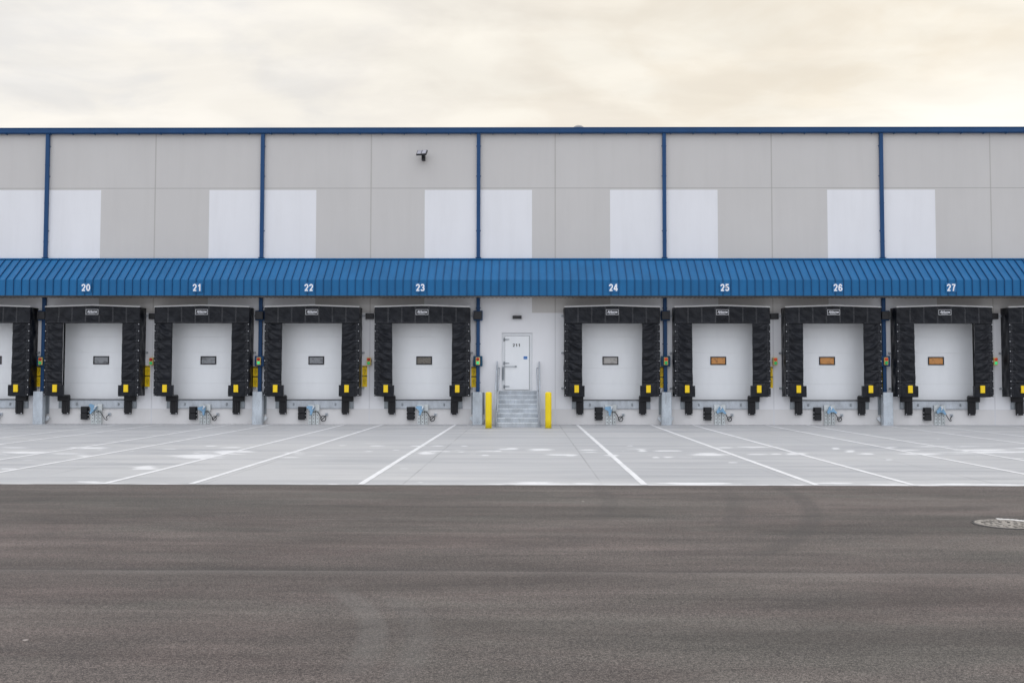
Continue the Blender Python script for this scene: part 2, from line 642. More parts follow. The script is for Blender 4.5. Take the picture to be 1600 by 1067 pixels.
m.l(m.rng(st1, 0.3, 0.7, 0.5, 0.72), m.b.inputs['Roughness'])
m.bump(m.math('SUBTRACT', m.math('ADD', m.math('MULTIPLY', st2, 0.5), m.math('MULTIPLY', m.noise((8, 120, 1), 2), 0.5)), jt), 0.35, 0.004)
M['concrete'] = m.m

m = Mat('white line paint', 0.6)
ww = m.noise((2.5, 2.5, 1), 5, 0.65)
m.col(m.mix(m.rng(ww, 0.4, 0.72, 0, 0.5), (0.80, 0.80, 0.80), (0.52, 0.52, 0.52)))
M['line'] = m.m

def circ(p, q, r):
    ax, ay, bx, by, cx, cy = p.x, p.y, q.x, q.y, r.x, r.y
    d = 2 * (ax * (by - cy) + bx * (cy - ay) + cx * (ay - by))
    ux = ((ax * ax + ay * ay) * (by - cy) + (bx * bx + by * by) * (cy - ay) + (cx * cx + cy * cy) * (ay - by)) / d
    uy = ((ax * ax + ay * ay) * (cx - bx) + (bx * bx + by * by) * (ax - cx) + (cx * cx + cy * cy) * (bx - ax)) / d
    return ux, uy, math.hypot(ax - ux, ay - uy)


# asphalt
m = Mat('worn asphalt', 0.78, 0.0, 0.45)
xyz = m.n('ShaderNodeSeparateXYZ')
m.l(m.pos, xyz.inputs[0])
X, Y = xyz.outputs[0], xyz.outputs[1]
hue = m.noise((0.30, 0.7, 1), 4, 0.6, 0.6, loc=(2, 9, 0))
band = m.noise((0.05, 1.3, 1), 5, 0.6, loc=(11, 3, 0))
patch = m.noise((0.5, 1.3, 1), 5, 0.68, 0.5, loc=(6, 6, 0))
c = m.mix(m.rng(hue, 0.44, 0.56), (0.103, 0.080, 0.076), (0.094, 0.088, 0.080))
c = m.mix(m.rng(band, 0.44, 0.60, 0, 0.85), c, (0.128, 0.108, 0.099))
c = m.mix(m.rng(patch, 0.50, 0.38, 0, 0.8), c, (0.064, 0.056, 0.055))
c = m.mix(m.rng(patch, 0.54, 0.66, 0, 0.6), c, (0.140, 0.130, 0.120))
# paving seam between two passes
pa, pb = gnd(0, 888.5), gnd(1600, 895.5)
slope = (pb.y - pa.y) / (pb.x - pa.x)
wob = m.math('MULTIPLY', m.math('SUBTRACT', m.noise((0.8, 0.1, 1), 3), 0.5), 0.05)
sdst = m.math('ADD', m.math('SUBTRACT', Y, m.math('ADD', m.math('MULTIPLY', X, slope), pa.y - slope * pa.x)), wob)
near = m.rng(sdst, -0.01, 0.01, 1, 0)
fade = m.math('MULTIPLY', near, m.rng(sdst, -0.9, 0.0, 0.25, 1))
RINGS = [(m.math('MULTIPLY', m.math('MULTIPLY', near, m.rng(sdst, -0.22, -0.01, 0, 1)), m.rng(m.noise((0.5, 1, 1), 4, 0.6, loc=(9, 9, 1)), 0.35, 0.6, 0.35, 1)), 0.42, (0.175, 0.162, 0.150)), (m.math('MULTIPLY', m.rng(sdst, 0.0, 0.01, 0, 1), m.rng(sdst, 0.015, 0.20, 1, 0)), 0.35, (0.05, 0.046, 0.044))]
c = m.mix(m.math('MULTIPLY', fade, 0.55), c, (0.140, 0.128, 0.119))
far = m.math('MULTIPLY', m.rng(sdst, 0.0, 0.012, 0, 1), m.rng(sdst, 0.03, 0.9, 1, 0))
c = m.mix(m.math('MULTIPLY', far, 0.45), c, (0.062, 0.057, 0.054))
# second faint seam farther out
pc = gnd(1250, 812)
s2 = m.math('ADD', m.math('SUBTRACT', Y, pc.y), wob)
l2 = m.math('MULTIPLY', m.math('MULTIPLY', m.rng(s2, -0.07, 0.0, 0, 1), m.rng(s2, 0.0, 0.01, 1, 0)), m.rng(m.noise((0.35, 1, 1), 3, loc=(0, 4, 4)), 0.4, 0.6, 0.15, 0.7))
c = m.mix(l2, c, (0.19, 0.18, 0.17))
for pts, w, colr, k in ((((1205, 757), (1270, 806), (1232, 846)), 0.13, (0.050, 0.046, 0.044), 0.42),
                        (((1118, 757), (1150, 790), (1138, 822)), 0.13, (0.052, 0.048, 0.046), 0.30),
                        (((930, 760), (952, 784), (940, 806)), 0.12, (0.055, 0.050, 0.048), 0.32),
                        (((515, 915), (580, 970), (548, 1052)), 0.10, (0.180, 0.172, 0.160), 0.26),
                        (((596, 922), (655, 985), (628, 1050)), 0.10, (0.170, 0.162, 0.152), 0.18)):
    ux, uy, rr = circ(*[gnd(*q) for q in pts])
    gx, gy = gnd(*pts[1]).x, gnd(*pts[1]).y
    dd = m.math('SQRT', m.math('ADD', m.math('POWER', m.math('SUBTRACT', X, ux), 2.0), m.math('POWER', m.math('SUBTRACT', Y, uy), 2.0)))
    ring = m.rng(m.math('ABSOLUTE', m.math('SUBTRACT', dd, rr)), w * 0.5, w * 1.25, 1, 0, True)
    ext = max((gnd(*pts[0]) - gnd(*pts[1])).length, (gnd(*pts[2]) - gnd(*pts[1])).length)
    ee = m.math('SQRT', m.math('ADD', m.math('POWER', m.math('SUBTRACT', X, gx), 2.0), m.math('POWER', m.math('SUBTRACT', Y, gy), 2.0)))
    ring = m.math('MULTIPLY', ring, m.rng(ee, ext * 0.6, ext * 1.15, 1, 0, True))
    ring = m.math('MULTIPLY', ring, m.rng(m.noise((6, 6, 1), 4, 0.7), 0.3, 0.55, 0.4, 1.0))
    RINGS.append((ring, k, colr))
dash = m.noise((0.9, 9, 1), 4, 0.7, 0.3, loc=(8, 1, 0))
c = m.mix(m.rng(dash, 0.60, 0.72, 0, 0.5), c, (0.20, 0.185, 0.170))
c = m.mix(m.rng(dash, 0.40, 0.28, 0, 0.5), c, (0.050, 0.044, 0.042))
sp1 = m.noise(46, 3, 0.75)
sp2 = m.noise(150, 2, 0.7, loc=(1, 2, 3))
c = m.mix(m.rng(sp1, 0.50, 0.68, 0, 0.70), c, (0.235, 0.21, 0.19))
c = m.mix(m.rng(sp1, 0.50, 0.33, 0, 0.80), c, (0.026, 0.023, 0.022))
c = m.mix(m.rng(sp2, 0.53, 0.66, 0, 0.85), c, (0.30, 0.275, 0.25))
c = m.mix(m.rng(sp2, 0.47, 0.34, 0, 0.85), c, (0.030, 0.027, 0.026))
for vs_, th, cc_, seed in ((2.6, 0.050, (0.50, 0.48, 0.45), 0.93), (3.4, 0.045, (0.012, 0.011, 0.011), 0.70)):
    q = m.n('ShaderNodeTexVoronoi')
    q.inputs['Scale'].default_value = vs_
    m.l(m.pos, q.inputs['Vector'])
    sc_ = m.n('ShaderNodeSeparateColor')
    m.l(q.outputs['Color'], sc_.inputs[0])
    pick = m.math('GREATER_THAN', sc_.outputs[0], seed)
    c = m.mix(m.math('MULTIPLY', pick, m.rng(q.outputs['Distance'], th, th * 0.6, 0, 0.95)), c, cc_)
tone = m.noise((0.10, 0.55, 1), 5, 0.65, 0.8, loc=(21, 3, 0))
tone2 = m.noise((0.28, 1.9, 1), 5, 0.7, 0.4, loc=(4, 14, 0))
tv = m.math('MULTIPLY', m.rng(tone, 0.40, 0.60, 0.70, 1.00), m.rng(tone2, 0.40, 0.60, 0.78, 1.10))
tint = m.mix(m.rng(m.noise((0.13, 0.34, 1), 3, 0.55, 0.8, loc=(5, 22, 0)), 0.42, 0.58), (1.01, 0.925, 0.91), (0.975, 0.955, 0.925))
c = m.mix(1.0, c, m.mix(1.0, tint, tv, 'MULTIPLY'), 'MULTIPLY')
for ring, k, colr in RINGS:
    c = m.mix(m.math('MULTIPLY', ring, k), c, colr)
m.col(c)
m.bump(m.math('ADD', m.math('MULTIPLY', sp1, 0.6), m.math('MULTIPLY', sp2, 0.4)), 0.6, 0.006)
M['asphalt'] = m.m
m = Mat('cast iron', 0.6, 0.2)
m.col(m.mix(m.rng(m.noise(25, 4), 0.35, 0.7), (0.22, 0.20, 0.18), (0.44, 0.405, 0.36)))
M['iron'] = m.m
m = Mat('rim of packed snow', 0.7)
m.col(m.mix(m.rng(m.noise(40, 4), 0.35, 0.7), (0.86, 0.85, 0.83), (0.74, 0.72, 0.68)))
M['snow'] = m.m

# ------------------------------------------------------------------ ground, pavement
EDGE = gnd(800, 757.6).y
b = MB()
n = 1200
b.quad((-n, -n, -0.004), (n, -n, -0.004), (n, n, -0.004), (-n, n, -0.004))
ground = tag(b.build('ground', M['asphalt']), 'grey brown worn asphalt yard in front of the concrete pavement', 'asphalt', kind='structure')
# white dried residue on the concrete
PATCH = [(0, 50, 699, 1.5), (95, 172, 699.5, 3), (0, 95, 707, 3.5), (40, 140, 708.5, 1.5), (262, 355, 712.5, 8), (280, 340, 713, 7), (322, 409, 705, 3.5), (330, 372, 707, 4), (342, 384, 699, 1.6),
         (200, 250, 731, 5), (213, 247, 729, 4), (0, 26, 732, 2), (440, 482, 707, 1.2), (436, 470, 714.5, 1.6), (525, 545, 696, 1.2), (565, 586, 705, 1.6), (648, 686, 708, 4), (655, 675, 707, 4),
         (670, 692, 704.5, 1.2), (640, 665, 696.5, 1.2), (672, 700, 696.5, 1.2), (718, 733, 696.8, 1.6), (692, 704, 705, 1.6), (712, 730, 706, 1.5), (623, 640, 732, 1.2), (750, 766, 711, 2),
         (789, 812, 700.5, 2.4), (821, 871, 702.5, 3.4), (773, 784, 704.5, 1.2), (903, 932, 702.5, 1.8), (850, 912, 710.5, 2.6), (880, 904, 711, 3), (942, 968, 711.5, 4.5), (980, 990, 696.2, 2),
         (994, 1013, 703.5, 4), (1017, 1066, 704, 2.4), (1034, 1055, 714, 2.6), (1018, 1032, 714.4, 2.4), (1070, 1147, 710, 4.2), (1085, 1130, 708.5, 3), (1112, 1150, 699, 1.8), (1150, 1218, 698, 1.8),
         (1163, 1202, 709.5, 1.8), (1226, 1262, 709, 4), (1205, 1222, 709.3, 1.5), (1138, 1152, 722.5, 1.2), (1296, 1314, 700.5, 3), (1318, 1338, 705, 3.4), (1343, 1367, 709, 3.2), (1380, 1404, 699, 1.6),
         (1400, 1442, 703, 1.6), (1398, 1476, 709, 3.2), (1430, 1552, 697.5, 2.2), (1468, 1640, 706, 4.5), (1480, 1580, 703, 3), (1578, 1640, 700, 2), (1384, 1394, 718, 1.5),
         (105, 162, 752.6, 3), (120, 210, 754.5, 1.8), (0, 60, 756, 1.4), (210, 300, 756.2, 1.4), (540, 562, 754.4, 1.4), (512, 530, 756.2, 1.2), (780, 895, 754.4, 4.6), (800, 880, 755.5, 4), (750, 800, 756.5, 1.8), (890, 942, 755.2, 2),
         (1008, 1176, 755.4, 3.8), (1040, 1150, 754.8, 3.4), (1175, 1215, 757.4, 1.4), (1268, 1332, 754.4, 2), (1408, 1640, 757, 3.2), (1425, 1560, 756, 2.6)]


def pix(p):
    d = p - CAM
    z = d.dot(fw)
    return CX + F * d.dot(rt) / z, CY - F * d.dot(up) / z


b = MB()
NX, NY = 560, 260
xs_ = [-60] + [-21 + 42 * i / NX for i in range(NX + 1)] + [60]
ys_ = [EDGE + (0.02 - EDGE) * (j / NY) ** 1.25 for j in range(NY + 1)]
rnd = random.Random(11)
soft = []
for x0, x1, y, h in PATCH:
    soft.append(((x0 + x1) / 2, y, (x1 - x0) / 2 + 1, (h * 0.58 + 0.15) if h > 2.6 else (h * 0.45 + 0.12), 1.0))
for j in range(70):
    x = rnd.uniform(-20, 1600)
    yy = rnd.choice((rnd.gauss(703, 6), rnd.gauss(709, 4), rnd.gauss(755.4, 1)))
    soft.append((x, min(yy, 757), rnd.uniform(6, 26), rnd.uniform(.5, 1.0), rnd.uniform(.45, .8)))
vals = []
col_prev = None
for x in xs_:
    col = []
    for y in ys_:
        col.append(b.v((x, y, 0)))
        px, py = pix(Vector((x, y, 0)))
        v = 0.0
        if 680 < py < 760:
            for cx, cy, hw, hh, st in soft:
                dy = (py - cy) / hh
                if -2 < dy < 2:
                    dx = (px - cx) / hw
                    if -2 < dx < 2:
                        v = max(v, st * (1.22 - (abs(dx) ** 2.2 + abs(dy) ** 2.0) ** 0.5))
            if py > 756.3:
                v = max(v, 0.62)
        vals.append(max(v, 0.0))
    if col_prev:
        for j in range(NY):
            b.face([col_prev[j], col[j], col[j + 1], col_prev[j + 1]])
    col_prev = col
b.bm.verts.index_update()
pav = tag(b.build('pavement', M['concrete']), 'pale broomed concrete pavement below the loading docks', 'pavement', kind='structure')
at_ = pav.data.attributes.new('residue', 'FLOAT', 'POINT')
at_.data.foreach_set('value', vals)
rnd = random.Random(4)
LX = [87, 200, 262, 371, 432.5, 544, 602, 714, 900, 1012, 1075, 1185, 1246, 1359, 1425, 1534]
lx = [gnd(px, 662).x for px in LX]
lx = [lx[0] - 2.7, lx[0] - 1.35] + lx + [lx[-1] + 1.4, lx[-1] + 4.0, lx[-1] + 5.4]
for x in lx:
    b = MB()
    N = 60
    y0, y1 = EDGE + 0.03, -0.25
    A = [(x - 0.05 + rnd.uniform(-.004, .004), y0 + (y1 - y0) * i / N, 0.004) for i in range(N + 1)]
    B = [(x + 0.05 + rnd.uniform(-.004, .004), y0 + (y1 - y0) * i / N, 0.004) for i in range(N + 1)]
    va = [b.v(p) for p in A]
    vb = [b.v(p) for p in B]
    for i in range(N):
        b.face([va[i], vb[i], vb[i + 1], va[i + 1]])
    b.build('painted_line', M['line'], pav)
# ------------------------------------------------------------------ warehouse
WX0, WX1 = -42.0, 42.0
bays = {20: 144.5, 21: 315.5, 22: 487.5, 23: 659.5, 24: 956.5, 25: 1128.5, 26: 1302, 27: 1475.7}
BX = {k: at(px, 490, -0.57).x for k, px in bays.items()}
BX[19] = BX[20] - 3.93
BX[28] = BX[27] + 3.96
ORD = sorted(BX)
PIPE = {k: at(px, 300, -0.1).x for k, px in (('20', 72.4), ('22', 409.4), ('23', 747.6), ('25', 1038.2), ('27', 1378.2))}
ZP = at(700, 638.6).z
ZTOP = at(800, 207.9).z + 0.05
ZW0 = at(700, 297).z
ZJ = at(700, 294.3).z
ZG = at(840, 488.8).z
whse = thing('warehouse', (0, 0, 0), 'long grey and white warehouse with blue canopy over its loading docks', 'warehouse')

px_b = [157, 326.5, 493.8, 663.5, 831.2, 953.3, 1121.5, 1293, 1461.8]
xb = [at(p, 350).x for p in px_b]          # borders grey | white
xj = [at(p, 330).x for p in (242, 579.5, 867.5, 1206, 1548.5)]
whites = [(xb[1], xb[2]), (xb[3], xb[4]), (xb[5], xb[6]), (xb[7], xb[8]), (xb[0] - 3.95, xb[0]), (xb[8] + 3.95, xb[8] + 7.9), (xb[0] - 11.8, xb[0] - 7.9)]
JW = 0.022
PD = (at(784, 560).x, at(831.8, 560).x, 1.219, at(808, 519.9).z)
holes = [(BX[k] - 1.39, BX[k] + 1.39, 0.86, 3.80) for k in ORD] + [PD]
xs = {WX0, WX1}
for p in xb:
    xs.add(p)
for a, c2 in whites:
    xs.update((a, c2))
for p in xj:
    xs.update((p - JW, p + JW))
zs = {0.0, ZP - 0.012, ZP, ZG, ZW0, ZJ - 0.012, ZJ + 0.012, ZTOP}
for h in holes:
    xs.update(h[:2])
    zs.update(h[2:])
xs = sorted(xs)
zs = sorted(zs)
b = MB()


def in_hole(x, z):
    return any(h[0] < x < h[1] and h[2] < z < h[3] for h in holes)


for i in range(len(xs) - 1):
    for j in range(len(zs) - 1):
        x, z = (xs[i] + xs[i + 1]) / 2, (zs[j] + zs[j + 1]) / 2
        if in_hole(x, z):
            continue
        wh = any(a < x < c2 for a, c2 in whites)
        if z < ZP:
            mi = 2
        elif z < ZG:
            mi = 0
        elif z < ZW0:
            mi = 0 if wh else 1
        else:
            mi = 1
        if ZJ - 0.012 < z < ZJ + 0.012 or ZP - 0.012 < z < ZP:
            mi = 4 if z > 3 else 5
        elif any(p - JW < x < p + JW for p in xj):
            mi = 3 if mi == 1 else 5
        b.mi = mi
        b.quad((xs[i], 0, zs[j]), (xs[i + 1], 0, zs[j]), (xs[i + 1], 0, zs[j + 1]), (xs[i], 0, zs[j + 1]))
b.mi = 0
for h in holes:
    x0, x1, z0, z1 = h
    d = 0.30
    b.quad((x0, 0, z0), (x0, 0, z1), (x0, d, z1), (x0, d, z0))
    b.quad((x1, 0, z0), (x1, d, z0), (x1, d, z1), (x1, 0, z1))
    b.quad((x0, 0, z1), (x1, 0, z1), (x1, d, z1), (x0, d, z1))
    b.quad((x0, 0, z0), (x0, d, z0), (x1, d, z0), (x1, 0, z0))
b.mi = 1
b.quad((WX0, 0, 0), (WX0, 60, 0), (WX0, 60, ZTOP), (WX0, 0, ZTOP))
b.quad((WX1, 0, 0), (WX1, 0, ZTOP), (WX1, 60, ZTOP), (WX1, 60, 0))
b.quad((WX0, 60, 0), (WX1, 60, 0), (WX1, 60, ZTOP), (WX0, 60, ZTOP))
b.build('wall', [M['white_wall'], M['grey_wall'], M['plinth'], M['joint'], M['joint_dark'], M['joint_white']], whse, normals=False)
b = MB()
b.quad((WX0, 0.02, ZTOP - 0.03), (WX1, 0.02, ZTOP - 0.03), (WX1, 60, ZTOP + 0.4), (WX0, 60, ZTOP + 0.4))
b.build('roof', M['roof'], whse)
# gutter along the top
gz1, gz0 = at(800, 199.3, -0.16).z, at(800, 207.7, -0.16).z
b = MB()
b.prism([(-0.005, gz0), (-0.14, gz0), (-0.16, gz0 + 0.03), (-0.16, gz1 - 0.035), (-0.175, gz1 - 0.03), (-0.175, gz1), (0.10, gz1), (0.10, gz1 - 0.03), (-0.005, gz1 - 0.03)], WX0 - 0.05, WX1 + 0.05)
gut = b.build('gutter', M['trim_blue'], whse)
x = at(8, 203, -0.17).x - 0.8085 * 3
while x < 22:
    b = MB()
    b.box(x - 0.012, x + 0.012, -0.168, -0.004, gz0 - 0.03, gz0 + 0.035)
    b.build('gutter_bracket', M['seam_blue'], gut)
    x += 0.8085

# canopy
CYF = -1.05
c_top, c_brk, c_bot = at(800, 406.4, -0.12).z, at(800, 437.3, CYF).z, at(800, 461.9, CYF).z
b = MB()
th = 0.03
b.prism([(-0.04, c_top + 0.055), (-0.12, c_top), (CYF, c_brk), (CYF, c_bot), (CYF + th, c_bot), (CYF + th, c_brk - 0.02), (-0.12, c_top - th), (-0.04, c_top - th)], WX0, WX1)
can = b.build('canopy', M['canopy_blue'], whse)
b = MB()
x = at(9.15, 439, CYF).x
pitch_x = (at(1509.1 + 1213 / 14.22, 439, CYF).x - x) / round((at(1509.1 + 1213 / 14.22, 439, CYF).x - x) / 0.28)
x -= pitch_x * math.floor((x - WX0) / pitch_x)
n0 = Vector((0, c_brk - c_top, -(CYF + 0.12))).normalized()
n0 = Vector((0, -abs(n0.y), abs(n0.z)))
hgt = 0.042
while x < WX1:
    w = 0.0085
    p1 = Vector((0, -0.115, c_top + 0.004))
    p2 = Vector((0, CYF, c_brk))
    prof = [(p1.y + 0.01, p1.z - 0.01), (p2.y + 0.01, p2.z - 0.01), (CYF + 0.01, c_bot + 0.012), (CYF - hgt * 0.75, c_bot + 0.012), (CYF - hgt * 0.75, c_brk + hgt * 0.35), (p2.y + n0.y * hgt, p2.z + n0.z * hgt), (p1.y + n0.y * hgt, p1.z + n0.z * hgt)]
    b.prism(prof, x - w, x + w)
    x += pitch_x
b.build('standing_seam', M['seam_blue'], can)
b = MB()
b.prism([(-0.002, c_top + 0.075), (-0.135, c_top + 0.062), (-0.135, c_top + 0.022), (-0.12, c_top + 0.03), (-0.002, c_top + 0.045)], WX0, WX1)
b.build('top_flashing', M['canopy_blue'], can)
b = MB()      # ribbed soffit deck
x = WX0
z = c_bot + 0.004
prev = None
i = 0
while x < WX1:
    zz = z + (0.0, 0.0, 0.016, 0.016)[i % 4]
    cur = (b.v((x, -0.003, zz)), b.v((x, CYF + 0.032, zz)))
    if prev:
        b.face([prev[0], prev[1], cur[1], cur[0]])
    prev = cur
    x += (0.055, 0.018, 0.055, 0.018)[i % 4]
    i += 1
b.build('soffit', M['soffit'], can)
b = MB()
b.box(WX0, WX1, CYF + 0.001, CYF + 0.05, c_bot - 0.028, c_bot - 0.001)
b.build('fascia_drip', M['black_metal'], can)

# dock doors
PANE = {19: 'pane_grey', 20: 'pane_grey', 21: 'pane_grey', 22: 'pane_grey', 23: 'pane_dark', 24: 'pane_pale', 25: 'pane_orange', 26: 'pane_orange', 27: 'pane_orange', 28: 'pane_orange'}
seams = [0.887, 1.30, 1.49, 2.03, 2.595, 3.16, 3.80]
seams = [0.887, 1.47, 2.03, 2.59, 3.15, 3.80]
for k in ORD:
    cx = BX[k]
    b = MB()
    for z0, z1 in zip(seams, seams[1:]):
        b.box(cx - 1.335, cx + 1.335, 0.19, 0.235, z0 + 0.001, z1 - 0.001, 0.0025)
    dr = b.build('dock_door', M['door_white'], whse)
    if k in (25, 26, 27):
        dr['label'] = 'white sectional door with an orange lit window under number %d' % k
    b = MB()
    for sx in (-1, 1):
        b.box(cx + sx * 1.365 - 0.027, cx + sx * 1.365 + 0.024, 0.18, 0.26, 0.888, 3.80)
    b.box(cx - 1.337, cx + 1.337, 0.17, 0.25, 0.862, 0.887)
    b.build('door_seal', M['rubber'], dr)
    zc0, zc1 = 2.151, 2.448
    b = MB()
    t = 0.035
    for q in ((cx - .285, cx + .285, zc1 - t, zc1), (cx - .285, cx + .285, zc0, zc0 + t), (cx - .285, cx - .285 + t, zc0 + t, zc1 - t), (cx + .285 - t, cx + .285, zc0 + t, zc1 - t)):
        b.box(q[0], q[1], 0.165, 0.1895, q[2], q[3])
    b.build('window_frame', M['rubber'], dr)
    b = MB()
    b.box(cx - .285 + t, cx + .285 - t, 0.182, 0.1888, zc0 + t, zc1 - t)
    b.build('window_pane', M[PANE[k]], dr)

# personnel door
x0, x1, z0, z1 = PD
b = MB()
fl, fr, ft = x0 + 0.108, x1 - 0.102, z1 - 0.108
b.box(x0 + 0.002, fl, 0.06, 0.2, z0, z1 - 0.002)
b.box(fr, x1 - 0.002, 0.06, 0.2, z0, z1 - 0.002)
b.box(fl + 0.0005, fr - 0.0005, 0.062, 0.2, ft, z1 - 0.002)
b.box(fl + 0.0005, fr - 0.0005, 0.10, 0.2, z0, z0 + 0.02)
fo = b.build('door_frame', M['frame_white'], whse)
b = MB()
b.box(fl + 0.008, fr - 0.014, 0.05, 0.10, z0 + 0.022, ft - 0.01, 0.004)
pd = b.build('personnel_door', M['door_white'], whse)
b = MB()
b.box(fl + 0.001, fr - 0.001, 0.105, 0.12, z0 + 0.001, ft - 0.001)
b.build('door_gasket', M['rubber'], pd)
for py in (530.4, 567.4, 603.7):
    zz = at(790, py, 0.05).z
    xx = at(789, py, 0.04).x
    b = MB()
    b.tube([(xx - 0.02, 0.03, zz - 0.055), (xx - 0.02, 0.03, zz + 0.055)], 0.018, 8)
    b.box(xx - 0.055, xx - 0.018, 0.035, 0.062, zz - 0.055, zz + 0.055, 0.004)
    b.plate([(xx - 0.02, zz - 0.02), (xx + 0.155, zz - 0.012), (xx + 0.165, zz), (xx + 0.155, zz + 0.012), (xx - 0.02, zz + 0.02)], 0.018, 0.05)
    b.build('hinge', M['galv_dark'], pd)
b = MB()
lz = at(795, 572.6, 0.04).z
la, lb = at(787.5, 572.6, 0.04).x, at(807.5, 572.6, 0.04).x
b.tube([(la, 0.005, lz), (lb - 0.04, 0.005, lz)], 0.012, 8)
b.box(lb - 0.07, lb, -0.01, 0.05, lz - 0.022, lz + 0.022, 0.008)
b.box(la - 0.065, la + 0.005, 0.0, 0.06, lz - 0.49, lz - 0.01, 0.01)
b.box(la - 0.05, la - 0.02, -0.02, 0.0, lz - 0.44, lz - 0.06, 0.006)
b.build('door_latch', M['galv_dark'], pd)
p = at(807, 539.3, 0.047)
digits('door_number', '211', M['black_letter'], pd, (p.x, 0.0475, p.z), 0.285, 0.108, 0.32)
p = at(821, 559, 0.047)
b = MB()
b.box(p.x - 0.068, p.x + 0.068, 0.044, 0.0495, p.z - 0.052, p.z + 0.052)
nt = b.build('blue_notice', M['blue_notice'], pd)
b = MB()
for q in ((-0.045, -0.03), (0.0, -0.03), (0.035, -0.034)):
    b.plate([(p.x + q[0], p.z + q[1]), (p.x + q[0] + 0.028, p.z + q[1]), (p.x + q[0] + 0.014, p.z + q[1] + 0.022)], 0.042, 0.0435)
b.build('notice_marks', M['white_letter'], pd)

# ------------------------------------------------------------------ dock shelters
YF = -0.55
HW, HB, HT = 1.695, at(659, 505.2, YF).z, at(659, 480.2, YF).z
SB = at(590, 618.8, YF).z
rivz = [at(588, y, YF).z for y in (506.8, 517.6, 532.7, 548, 563.7, 579, 594.7, 605.3, 617.0)]
hems = [HB + 0.02, rivz[1], rivz[2], rivz[3], rivz[4], rivz[5], rivz[6], SB + 0.02]


def lab_bay(k, s19, s28, s):
    return s19 if k == 19 else s28 if k == 28 else s % k


